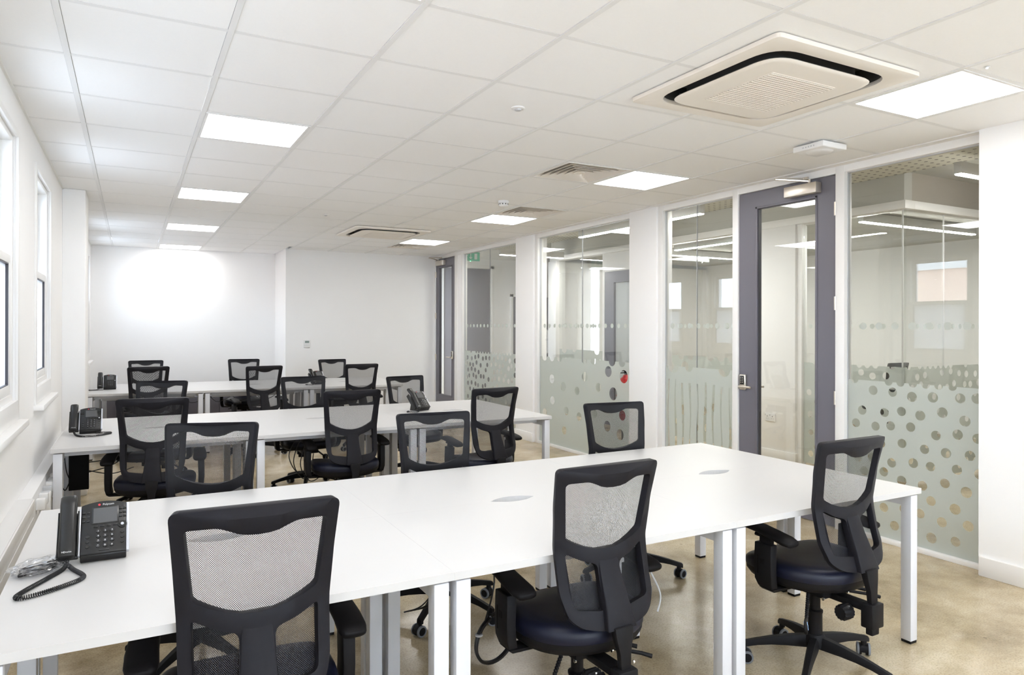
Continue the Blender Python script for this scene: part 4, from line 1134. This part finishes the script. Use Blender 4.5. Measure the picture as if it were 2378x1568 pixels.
proto = chair_base(); chair_foot(proto, radians(67)); ptree = get_tree(proto)
CH = [  # x, y of the backrest top, angle, top height, far side?, label
 ('A', 0.290, 1.915, -2.5, 1.028, 0, 'black mesh-back chair largest in the picture, at the left of the nearest desks'),
 ('B', 1.409, 1.916, 1.2, 1.028, 0, 'black mesh-back chair in the foreground middle, back to camera at nearest desks'),
 ('C', 2.628, 1.880, 1.0, 1.026, 0, 'black mesh-back chair at the right foreground, its whole star base showing'),
 ('D', 0.334, 3.555, -19.0, 1.036, 1, 'black mesh-back chair facing camera across the nearest desks, left one'),
 ('E', 1.455, 3.570, -6.0, 1.019, 1, 'black mesh-back chair facing camera across the nearest desks, middle one'),
 ('F', 2.640, 3.530, -8.0, 1.018, 1, 'black mesh-back chair facing camera beside the near white pillar'),
 ('G', 0.124, 5.030, -6.5, 1.026, 0, 'black mesh-back chair at the left end of the second desk row, back to camera'),
 ('H', 1.410, 5.013, -1.0, 1.024, 0, 'black mesh-back chair in the middle of the second desk row, both lower openings visible'),
 ('I', 2.413, 4.700, 7.0, 1.026, 0, 'black mesh-back chair in front of the dotted glass at the second desk row right end'),
 ('J', 0.236, 6.780, -17.0, 1.012, 1, 'dark blue-looking mesh chair facing camera behind the second desk row, left one'),
 ('K', 1.430, 6.760, 0.0, 1.012, 1, 'black mesh-back chair facing camera behind the second desk row, middle one'),
 ('L', 2.440, 6.760, 8.0, 0.985, 1, 'black mesh-back chair facing camera just left of the far grey door'),
 ('M', 0.171, 8.700, 4.3, 1.036, 0, 'distant black mesh chair near the left of the farthest desks, chequered overlap in its net'),
 ('N', 1.344, 8.420, 8.0, 1.029, 0, 'distant black mesh chair in the middle of the farthest desks, back to camera'),
 ('O', 2.456, 8.326, 4.6, 1.030, 0, 'distant black mesh chair at the right of the farthest desks, back to camera'),
 ('P', 0.176, 10.55, -2.0, 1.024, 1, 'topmost distant mesh chair on the left, beyond the farthest desks'),
 ('Q', 1.400, 10.50, -9.0, 1.020, 1, 'distant mesh chair before the alcove corner, beyond the farthest desks'),
 ('R', 2.600, 10.32, 5.0, 1.000, 1, 'distant mesh chair beyond the farthest desks beside the desk telephone'),
 ('S', 8.67, 5.55, 0.0, 1.030, 0, 'office chair inside the meeting room, seen faintly through the right-hand glass'),
]
FOOT = dict(A=20, B=35, C=67, D=12, E=10, F=36, G=10, H=50, I=30)
for k, (nm, x, y, ang, h, far, lab) in enumerate(CH):
    if k == 0: o = proto
    else: o = copy_tree(proto, None, ptree)
    th = radians(ang) + (pi if far else 0)
    # hub sits 0.175 in front of the backrest's upper corners
    dz = h - 1.03
    o.rotation_euler = (0, 0, th)
    o.location = (x - 0.178 * sin(th), y + 0.178 * cos(th), 0)
    for c in ([c for c in COL.objects if c.parent == o]):
        st = c.name.split('.')[0]
        if st not in ('leg', 'caster', 'base_hub', 'column_shroud'): c.location.z = dz
        else:
            e_ = radians(FOOT.get(nm, (k * 47) % 72) - 67) - th
            c.rotation_euler = (0, 0, e_)
    tag(o, lab, 'chair', 'black mesh office chairs')


# ================================================================ BENCH DESKS
DT = 0.73; TH = 0.025
def desk_proto(W_, D_):
    """one bench desk, origin at the outer front-left corner on the floor; user edge at y=0, rear edge (with cable scallop) at y=D_"""
    t = empty('desk'); g = 0.0002
    sc = [(W_ / 2 + 0.108 * (1 - 2 * k / 14), D_ - g - 0.045 * (1 - (1 - 2 * k / 14) ** 2)) for k in range(15)]
    out = [(g, g), (W_ - g, g), (W_ - g, D_ - g)] + sc + [(g, D_ - g)]
    V, Fc = plate(out, [], 0)
    vs, fs = slab_from_plate(V, Fc, lambda a, b: (Vector((a, b, DT - TH / 2)), Vector((0, 0, 1))), TH)
    MB().add(vs, fs).build('desktop', M['desk'], t)
    for lx in (0.012, W_ - 0.062):
        for ly in (0.012, D_ - 0.062):
            lg = MB().box(lx, lx + 0.05, ly, ly + 0.05, 0.012, DT - TH - 0.008).build('leg', M['steel'], t, 0.0025, 2)
            MB().box(lx + 0.002, lx + 0.048, ly + 0.002, ly + 0.048, 0.0, 0.013).build('foot', M['black'], lg)
        r = MB(); z1 = DT - TH - 0.008
        r.add([(lx + 0.001, 0.055, z1), (lx + 0.049, 0.055, z1), (lx + 0.049, D_ - 0.055, z1), (lx + 0.001, D_ - 0.055, z1),
               (lx + 0.001, 0.055, z1 - 0.05), (lx + 0.049, 0.055, z1 - 0.05), (lx + 0.049, D_ - 0.055, z1 - 0.05), (lx + 0.001, D_ - 0.055, z1 - 0.05)],
              [(0, 1, 2, 3), (7, 6, 5, 4), (0, 4, 5, 1), (1, 5, 6, 2), (2, 6, 7, 3), (3, 7, 4, 0)])
        r.build('end_rail', M['steel'], t)
    b = MB()
    for y in (0.17, D_ - 0.17): b.box(0.06, W_ - 0.06, y - 0.02, y + 0.02, DT - TH - 0.045, DT - TH - 0.008)
    b.build('cross_rail', M['steel'], t)
    s = MB()
    for lx in (0.03, W_ - 0.06):
        for ly in (0.10, D_ - 0.13): s.box(lx, lx + 0.03, ly, ly + 0.03, DT - TH - 0.009, DT - TH + 0.0005)
    s.build('spacer', M['greyp'], t)
    # cable tray under the rear edge
    c = MB()
    for (y0, y1, z0, z1) in ((D_ - 0.14, D_ - 0.01, 0.598, 0.601), (D_ - 0.142, D_ - 0.139, 0.60, 0.675), (D_ - 0.012, D_ - 0.009, 0.60, 0.675)):
        c.box(0.10, W_ - 0.10, y0, y1, z0, z1)
    c.build('cable_tray', M['steel'], t)
    MB().box(W_ / 2 - 0.14, W_ / 2 + 0.14, D_ - 0.06, D_ - 0.004, DT - TH - 0.004, DT - TH - 0.001).build('port_flap', M['greyp'], t)
    return t
ROWS = [ # near-left corner x, y, rotation, unit width, unit depth
 ((-0.322, 1.986), 0.0, 1.2005, 0.7295, 'nearest'), ((-0.432, 5.110), -0.7, 1.190, 0.755, 'second'), ((-0.436, 8.985), -4.0, 1.190, 0.730, 'farthest')]
NM = {0: 'left', 1: 'middle', 2: 'right'}
for ri, ((x0, y0), rot, W_, D_, rn) in enumerate(ROWS):
    r_ = radians(rot); dp = desk_proto(W_, D_); dtree = get_tree(dp)
    for k in range(3):
        for side in (0, 1):
            o = dp if (k == 0 and side == 0) else copy_tree(dp, None, dtree)
            if side == 0: lx, ly, rz = k * W_, 0.0, r_
            else: lx, ly, rz = (k + 1) * W_, 2 * D_, r_ + pi
            o.location = (x0 + lx * cos(r_) - ly * sin(r_), y0 + lx * sin(r_) + ly * cos(r_), 0)
            o.rotation_euler = (0, 0, rz)
            pos = {0: 'left end', 1: 'middle', 2: 'right end'}[k]; sd = 'camera side' if side == 0 else 'far side'
            tag(o, 'white bench desk in the %s row, %s, on the %s' % (rn, pos, sd), 'desk', '%s row of bench desks' % rn)
def row_pt(ri, lx, ly, z=0.0):
    (x0, y0), rot, W_, D_, _ = ROWS[ri]; r_ = radians(rot)
    return (x0 + lx * cos(r_) - ly * sin(r_), y0 + lx * sin(r_) + ly * cos(r_), z)

# ================================================================ TELEPHONES
def phone_proto():
    """desk phone; local: front faces -y, base about 0.19 x 0.17; handset on the left"""
    t = empty('desk_phone')
    tilt = radians(52)
    c_, s_ = cos(tilt), sin(tilt)
    # body panel frame: u across, v up the slope, w out of the face
    def F(u, v, w_): return Vector((u, -0.045 + v * c_ - w_ * s_, 0.028 + v * s_ + w_ * c_))
    Tm = Matrix(((1, 0, 0, 0), (0, c_, -s_, -0.045), (0, s_, c_, 0.028), (0, 0, 0, 1)))
    # console face: arched top edge
    def arch(u): return 0.168 + 0.012 * (1 - ((u - 0.035) / 0.065) ** 2)
    us = [-0.03 + 0.13 * k / 12 for k in range(13)]
    out = [(-0.03, 0), (0.10, 0)] + [(u, arch(u)) for u in reversed(us)]
    V, Fc = plate(out, [], 0)
    vs, fs = slab_from_plate(V, Fc, lambda a, b: (F(a, b, -0.004), Vector((0, -s_, c_))), 0.022)
    MB().add(vs, fs).build('console', M['phone'], t, 0.003, 2)
    # silver side bands
    for nm, u0, u1, v1 in (('side_band', -0.036, -0.0295, 0.160), ('side_band', 0.0995, 0.108, 0.168)):
        MB().box(u0, u1, 0.0, v1, -0.014, 0.006, Tm).build(nm, M['silver'], t, 0.002)
    # screen
    sb = MB().box(0.000, 0.078, 0.098, 0.158, 0.0068, 0.0085, Tm).build('screen_bezel', M['phonek'], t, 0.001)
    MB().box(0.005, 0.073, 0.102, 0.154, 0.0086, 0.0092, Tm).build('screen', M['lcd'], t)
    keys = MB()
    for r in range(4):
        for c in range(3):
            p = F(0.020 + 0.0195 * c, 0.024 + 0.0165 * r, 0.006); q = F(0.020 + 0.0195 * c, 0.024 + 0.0165 * r, 0.0105)
            kb = MB().cyl(p, q, 0.0068, 0.0058, n=14).build('key', M['keygrey'], t)
            num = '*0#789456123'[r * 3 + c]
            text_obj('key_print', num, 0.0075, M['ink'], kb, tuple(F(0.020 + 0.0195 * c, 0.024 + 0.0165 * r, 0.0108)), (tilt, 0, 0), 0.0001)
    for r in range(3):
        MB().cyl(F(-0.010, 0.024 + 0.0165 * r, 0.006), F(-0.010, 0.024 + 0.0165 * r, 0.0095), 0.006, 0.005, n=12).build('key', M['phonek'], t)
        MB().cyl(F(0.088, 0.030 + 0.0165 * r, 0.006), F(0.088, 0.030 + 0.0165 * r, 0.0095), 0.0055, 0.0045, n=12).build('key', M['phonek'], t)
        for u in (-0.022, -0.010): MB().box(u - 0.0045, u + 0.0045, 0.108 + 0.015 * r, 0.114 + 0.015 * r, 0.006, 0.010, Tm).build('line_key', M['phonek'], t, 0.001)
        for u in (0.083, 0.0945): MB().box(u - 0.0045, u + 0.0045, 0.116 + 0.014 * r, 0.122 + 0.014 * r, 0.006, 0.010, Tm).build('line_key', M['phonek'], t, 0.001)
    for c in range(4): MB().box(0.006 + 0.0185 * c, 0.018 + 0.0185 * c, 0.088, 0.093, 0.006, 0.010, Tm).build('soft_key', M['phonek'], t, 0.001)
    MB().cyl(F(0.088, 0.090, 0.006), F(0.088, 0.090, 0.010), 0.0135, 0.0125, n=24).build('navigation_ring', M['phone'], t)
    MB().cyl(F(0.088, 0.090, 0.010), F(0.088, 0.090, 0.0125), 0.0052, 0.0045, n=14).build('select_button', M['silver'], t)
    MB().box(0.022, 0.052, 0.007, 0.013, 0.006, 0.0095, Tm).build('volume_key', M['phonek'], t, 0.002)
    text_obj('maker_name', 'Polycom', 0.0095, M['ink'], t, tuple(F(0.047, 0.1665, 0.0073)), (tilt, 0, 0), 0.0001)
    lg = MB().cyl(F(0.021, 0.1665, 0.0070), F(0.021, 0.1665, 0.0074), 0.0038, n=14); lg.build('maker_mark', M['inkred'], t)
    # stand behind
    st = MB()
    st.add([(-0.03, -0.030, 0.0), (0.10, -0.030, 0.0), (0.10, 0.085, 0.0), (-0.03, 0.085, 0.0), (-0.03, -0.045, 0.024), (0.10, -0.045, 0.024), (0.10, 0.055, 0.135), (-0.03, 0.055, 0.135)],
           [(3, 2, 1, 0), (4, 5, 6, 7), (0, 1, 5, 4), (1, 2, 6, 5), (2, 3, 7, 6), (3, 0, 4, 7)])
    st.build('stand', M['phone'], t, 0.004)
    # handset cradle
    MB().box(-0.093, -0.034, -0.002, 0.150, -0.022, -0.002, Tm).build('cradle', M['phonek'], t, 0.004)
    MB().box(-0.093, -0.088, 0.0, 0.150, -0.004, 0.014, Tm).build('cradle_wall', M['phonek'], t, 0.002)
    MB().box(-0.039, -0.034, 0.0, 0.150, -0.004, 0.014, Tm).build('cradle_wall', M['phonek'], t, 0.002)
    # handset: lofted, long, slightly bowed
    R = []
    for (v, w_, hu, hw) in ((-0.012, 0.014, 0.018, 0.008), (-0.006, 0.018, 0.0235, 0.014), (0.02, 0.022, 0.0245, 0.016), (0.05, 0.029, 0.023, 0.012), (0.09, 0.032, 0.023, 0.011), (0.13, 0.031, 0.023, 0.012), (0.165, 0.026, 0.0245, 0.016), (0.192, 0.021, 0.024, 0.015), (0.200, 0.018, 0.020, 0.010)):
        ring = []
        for k in range(16):
            a = 2 * pi * k / 16; c, s = cos(a), sin(a)
            ring.append(tuple(F(-0.0635 + hu * abs(c) ** 0.55 * (1 if c > 0 else -1), v, w_ + hw * abs(s) ** 0.7 * (1 if s > 0 else -1))))
        R.append(ring)
    hs = MB().rings(R).build('handset', M['phone'], t)
    text_obj('handset_print', 'HDvoice', 0.0075, M['ink'], hs, tuple(F(-0.0635, 0.004, 0.0375)), (tilt, 0, 0), 0.0004)
    return t

def coil_cord(name, pts, parent, R=0.0056, r=0.0016, pitch=0.0056, seg=9):
    """curly handset cord: helix along a smooth path"""
    P = [Vector(p) for p in pts]
    def cr(t):
        n = len(P) - 1; i = min(int(t * n), n - 1); f = t * n - i
        p0, p1, p2, p3 = P[max(i - 1, 0)], P[i], P[i + 1], P[min(i + 2, n)]
        return 0.5 * ((2 * p1) + (-p0 + p2) * f + (2 * p0 - 5 * p1 + 4 * p2 - p3) * f * f + (-p0 + 3 * p1 - 3 * p2 + p3) * f ** 3)
    S_ = 200; L_ = [cr(i / S_) for i in range(S_ + 1)]
    cum = [0]
    for a, b in zip(L_[:-1], L_[1:]): cum.append(cum[-1] + (b - a).length)
    tot = cum[-1]; turns = tot / pitch; N_ = int(turns * seg); out = []; k = 0
    for i in range(N_ + 1):
        d = tot * i / N_
        while k < S_ - 1 and cum[k + 1] < d: k += 1
        f = (d - cum[k]) / max(cum[k + 1] - cum[k], 1e-9); p = L_[k].lerp(L_[k + 1], f)
        tg = (L_[k + 1] - L_[k]).normalized(); sd = tg.cross(Vector((0, 0, 1))).normalized(); u = sd.cross(tg)
        a = 2 * pi * turns * i / N_
        out.append(p + sd * R * cos(a) + u * R * sin(a))
    return MB().tube(out, r, 5).build(name, M['cable'], parent)

def smooth(pts, n=10):
    P = [Vector(p) for p in pts]; out = []
    for i in range(len(P) - 1):
        p0, p1, p2, p3 = P[max(i - 1, 0)], P[i], P[i + 1], P[min(i + 2, len(P) - 1)]
        for k in range(n):
            f = k / n
            out.append(0.5 * ((2 * p1) + (-p0 + p2) * f + (2 * p0 - 5 * p1 + 4 * p2 - p3) * f * f + (-p0 + 3 * p1 - 3 * p2 + p3) * f ** 3))
    out.append(P[-1]); return [tuple(p) for p in out]

pp = phone_proto(); ph_tree = get_tree(pp)
PH = [(-0.112, 2.652, 0.0, 'black desk telephone on the nearest desk, largest, beside a plastic bag', 0),
      (-0.285, 5.770, 0.0, 'black desk telephone on the left end of the second desk row', 1),
      (-0.255, 9.60, 0.0, 'small distant black desk telephone on the left end of the farthest desks', 2),
      (2.27, 5.93, 24.0, 'black desk telephone turned askew behind the middle facing chair', 1),
      (2.12, 9.22, 14.0, 'distant black desk telephone partly hidden behind a facing mesh chair', 2)]
for k, (x, y, a, lab, ri) in enumerate(PH):
    o = pp if k == 0 else copy_tree(pp, None, ph_tree)
    o.location = (x, y, DT); o.rotation_euler = (0, 0, radians(a))
    tag(o, lab, 'telephone', 'black desk telephones')
    cz = 0.0075
    if k == 0:
        coil_cord('handset_cord', [(-0.062, -0.062, 0.026), (-0.070, -0.085, cz), (-0.105, -0.16, cz), (-0.150, -0.245, cz), (-0.167, -0.292, cz), (-0.150, -0.308, cz), (-0.10, -0.285, cz), (-0.035, -0.235, cz), (-0.012, -0.200, cz), (-0.018, -0.165, cz), (-0.042, -0.110, cz), (-0.056, -0.085, 0.014), (-0.060, -0.075, 0.012)], o)
        MB().tube([(-0.0635, -0.058, 0.034), (-0.0635, -0.066, 0.02), (-0.062, -0.075, 0.010)], 0.0022, 6).build('cord_plug', M['cable'], o)
    elif k == 1:
        coil_cord('handset_cord', [(-0.062, -0.062, 0.024), (-0.045, -0.12, cz), (0.0, -0.20, cz), (0.08, -0.20, cz), (0.15, -0.13, cz), (0.16, -0.09, cz), (0.12, -0.065, cz), (0.07, -0.06, cz)], o, seg=6)
    elif k == 2:
        coil_cord('handset_cord', [(-0.062, -0.062, 0.024), (-0.10, -0.09, cz), (-0.16, -0.10, cz), (-0.165, -0.13, cz), (-0.10, -0.12, cz), (-0.03, -0.10, cz)], o, pitch=0.008, seg=5)
    else:
        coil_cord('handset_cord', [(-0.062, -0.062, 0.024), (-0.10, -0.09, cz), (-0.15, -0.06, cz), (-0.16, -0.02, cz), (-0.12, 0.0, cz)], o, pitch=0.008, seg=5)

# ================================================================ BAG, CABLES, BOXES
rnd = random.Random(5)
# clear bag with a coiled cable inside, on the nearest desk by the phone
t = tag(empty('plastic_bag', (-0.25, 2.59, DT)), 'crumpled clear plastic bag holding a coiled black cable beside the telephone', 'bag')
bm = bmesh.new(); bmesh.ops.create_icosphere(bm, subdivisions=4, radius=1.0)
from mathutils import noise
for v in bm.verts:
    p = v.co.copy(); n1 = noise.noise(p * 2.1 + Vector((3, 1, 7))); n2 = abs(noise.noise(p * 5.0)); n3 = noise.noise(p * 11)
    f = 1 + 0.22 * n1 - 0.30 * n2 + 0.06 * n3
    v.co = Vector((p.x * 0.078 * f, p.y * 0.062 * f, max(0.001, 0.020 + p.z * 0.022 * f)))
for f in bm.faces: f.smooth = False
me = bpy.data.meshes.new('bag_film'); bm.to_mesh(me); bm.free(); me.materials.append(M['bag'])
o = link('bag_film', me, t); o.rotation_euler = (0, 0, 0.7)
pts = []
for k in range(90):
    a = 2 * pi * k / 22.0; r = 0.043 + 0.004 * sin(k * 0.7)
    x = r * cos(a) * 1.25; y = r * sin(a) * 0.55
    pts.append((x * cos(0.7) - y * sin(0.7), x * sin(0.7) + y * cos(0.7), 0.008 + 0.004 * (k // 22) + 0.002 * sin(k)))
MB().tube(pts, 0.0025, 6).build('coiled_cable', M['cable'], t)

# bundled black leads hanging under the nearest desks
def cable(name, pts, r, label, cat='cable', m='cable', parts=None):
    o = MB().tube(smooth(pts, 8), r, 7).build(name, M[m]); tag(o, label, cat); return o
t = tag(empty('cable_bundle', (1.30, 2.62, 0.0)), 'tied bundle of black leads hanging in a loop beside the foreground middle chair', 'cable')
lp_ = []
for q in range(5):
    pts = []
    for k in range(17):
        a = radians(110) + 2 * pi * k / 16 * 0.98
        pts.append((0.115 * cos(a) + 0.004 * cos(q * 2.1), -0.10 + 0.05 * cos(a) + 0.004 * sin(q * 2), 0.235 + 0.095 * sin(a) + 0.004 * sin(q * 1.7)))
    MB().tube(smooth(pts, 3), 0.0042, 6).build('lead', M['cable'], t)
MB().tube(smooth([(-0.06, -0.12, 0.32), (0.0, -0.08, 0.45), (0.02, 0.0, 0.60)], 6), 0.0035, 6).build('lead', M['cable'], t)
MB().tube(smooth([(0.08, -0.07, 0.16), (0.12, -0.06, 0.135), (0.15, -0.05, 0.13)], 5), 0.006, 6).build('lead', M['cable'], t)
MB().box(0.148, 0.175, -0.056, -0.044, 0.124, 0.136).build('plug', M['whitep'], t, 0.002)
MB().lathe([(0.014, -0.004), (0.016, 0.0), (0.014, 0.004)], 12, Matrix.Translation((-0.10, -0.145, 0.28))).build('tie', M['greyp'], t)
for i, (x, dx) in enumerate(((1.23, 0.0), (1.26, 0.03), (1.28, 0.045), (1.30, 0.05))):
    cable('hanging_lead', [(x, 2.72, 0.60), (x + 0.01, 2.74, 0.52), (x + dx - 0.02, 2.86, 0.38), (x - 0.06, 3.0, 0.22), (x - 0.12, 3.08, 0.17)], 0.0035,
          'thin black lead hanging beside the double desk leg under the nearest desks')['group'] = 'leads under the nearest desks'
cable('white_lead', [(1.96, 2.46, 0.60), (1.99, 2.42, 0.45), (2.03, 2.38, 0.33), (2.00, 2.36, 0.26)], 0.004, 'white lead hanging down behind the foreground middle chair', m='wcable')

# black computer tower under the second row and its leads
def slab_tower(x, y, label, w_=0.10, d=0.30, h=0.36, rz=0.0):
    t = tag(empty('computer_tower', (x, y, 0), rz), label, 'computer')
    MB().box(-w_ / 2, w_ / 2, -d / 2, d / 2, 0.012, h).build('case', M['black'], t, 0.003)
    MB().box(-w_ / 2 + 0.004, w_ / 2 - 0.004, -d / 2 - 0.004, -d / 2 + 0.001, 0.02, h - 0.008).build('front_panel', M['blackfab'], t, 0.002)
    MB().box(-w_ / 2, w_ / 2, -d / 2 + 0.02, d / 2 - 0.02, 0, 0.012).build('foot', M['black'], t)
    return t
t = tag(empty('equipment_box', (-0.320, 5.80, 0)), 'upright black box hanging under the left end of the second desk row', 'box')
MB().box(-0.06, 0.06, -0.03, 0.03, 0.335, 0.597).build('case', M['blackfab'], t, 0.002)
MB().box(-0.056, 0.056, -0.034, -0.03, 0.34, 0.592).build('front_panel', M['blackfab'], t)
MB().box(-0.02, 0.02, -0.02, 0.02, 0.597, 0.655).build('hanger', M['black'], t)
for i, (a, b) in enumerate((((-0.38, 0.42), (-0.41, 0.60)), ((-0.38, 0.38), (-0.42, 0.36)), ((-0.26, 0.52), (-0.02, 0.62)), ((-0.26, 0.45), (0.04, 0.60)), ((-0.26, 0.46), (0.02, 0.46)))):
    cable('hanging_lead', [(a[0], 5.80, a[1]), ((a[0] + b[0]) / 2, 5.78, (a[1] + b[1]) / 2 - 0.03), (b[0], 5.80, b[1])], 0.0035,
          'thin black lead strung from the upright box under the second desk row')['group'] = 'leads under the second desk row'
for i, (x, y, z0) in enumerate(((1.18, 5.80, 0.45), (1.22, 5.82, 0.40), (1.27, 5.80, 0.38), (1.33, 5.82, 0.43))):
    cable('hanging_lead', [(x, y, 0.60), (x - 0.07, y - 0.03, z0), (x, y - 0.05, z0 - 0.14), (x + 0.10, y - 0.03, z0 - 0.10), (x + 0.13, y, z0)], 0.004,
          'looped black lead under the middle of the second desk row')['group'] = 'looped leads under the second desk row'
for i in range(6):
    x = 0.0 + 0.28 * i + rnd.uniform(-0.04, 0.04)
    cable('hanging_lead', [(x, 9.6, 0.60), (x + 0.08, 9.58, 0.53), (x + 0.2, 9.6, 0.56), (x + 0.27, 9.6, 0.62)], 0.004,
          'short black lead sagging under the farthest desk row')['group'] = 'leads under the farthest desk row'
# plugs and leads along the dado trunking
for i, y in enumerate((4.66, 4.80, 5.0, 5.16, 5.42, 5.62, 5.86)):
    t = tag(empty('power_plug', (XL + 0.068, y, 0.50)), ('white plug pushed into the trunking under the windows', 'grey plug pushed into the trunking under the windows')[i % 3 == 2], 'plug', 'white plugs along the trunking' if i % 3 != 2 else 'grey plugs along the trunking')
    MB().box(0.0, 0.045, -0.025, 0.025, -0.03, 0.03).build('body', M['whitep'] if i % 3 != 2 else M['greyp'], t, 0.006)
    MB().tube(smooth([(0.02, 0, -0.03), (0.022, 0, -0.09), (0.0 + 0.01, 0.03, -0.22), (0.02, 0.05, -0.4)], 6), 0.0035, 6).build('lead', M['wcable'], t)
for i, y in enumerate((4.86, 5.28)):
    t = tag(empty('adaptor_block', (XL + 0.068, y, 0.49)), ('white power adaptor on the trunking, nearer one', 'white power adaptor on the trunking, farther one')[i], 'adaptor')
    MB().box(0.0, 0.052, -0.03, 0.03, -0.085, 0.035).build('body', M['whitep'], t, 0.007)
    MB().box(0.005, 0.045, -0.02, 0.02, 0.034, 0.037).build('top_vent', M['greyp'], t)

# meeting room furniture faintly seen through the glass
t = tag(empty('meeting_table', (8.3, 6.7, 0)), 'white meeting table standing in the glazed room', 'table')
MB().box(-1.0, 1.0, -0.6, 0.6, 0.705, 0.73).build('tabletop', M['desk'], t, 0.002)
for sx in (-1, 1):
    for sy in (-1, 1): MB().box(sx * 0.93 - 0.025, sx * 0.93 + 0.025, sy * 0.53 - 0.025, sy * 0.53 + 0.025, 0, 0.705).build('leg', M['steel'], t, 0.002)

# lights of the rooms beyond
def area(name, loc, sx, sy, e, col=(1, 0.97, 0.93)):
    l = bpy.data.lights.new(name, 'AREA'); l.shape = 'RECTANGLE'; l.size = sx; l.size_y = sy; l.energy = e; l.color = col
    o = bpy.data.objects.new(name, l); COL.objects.link(o); o.location = loc; return o

# neighbouring building outside the windows
t = tag(empty('neighbour_building', (-13.0, 8.0, -3.0)), 'pale red brick building across the street, seen only as a reflection', 'building')
MB().box(-3, 0, -14, 6, 0, 6.3).build('wall', M['brickred'], t)
MB().box(-3.1, 0.1, -14.2, 6.2, 6.3, 6.6).build('parapet', M['trim'], t)
for k in range(5):
    wv = MB().box(-0.05, 0.03, -12.5 + 3.6 * k, -10.9 + 3.6 * k, 3.2, 5.3).build('window', M['trim'], t)
    MB().box(0.031, 0.035, -12.4 + 3.6 * k, -11.0 + 3.6 * k, 3.3, 5.2).build('pane', M['lcd'], wv)
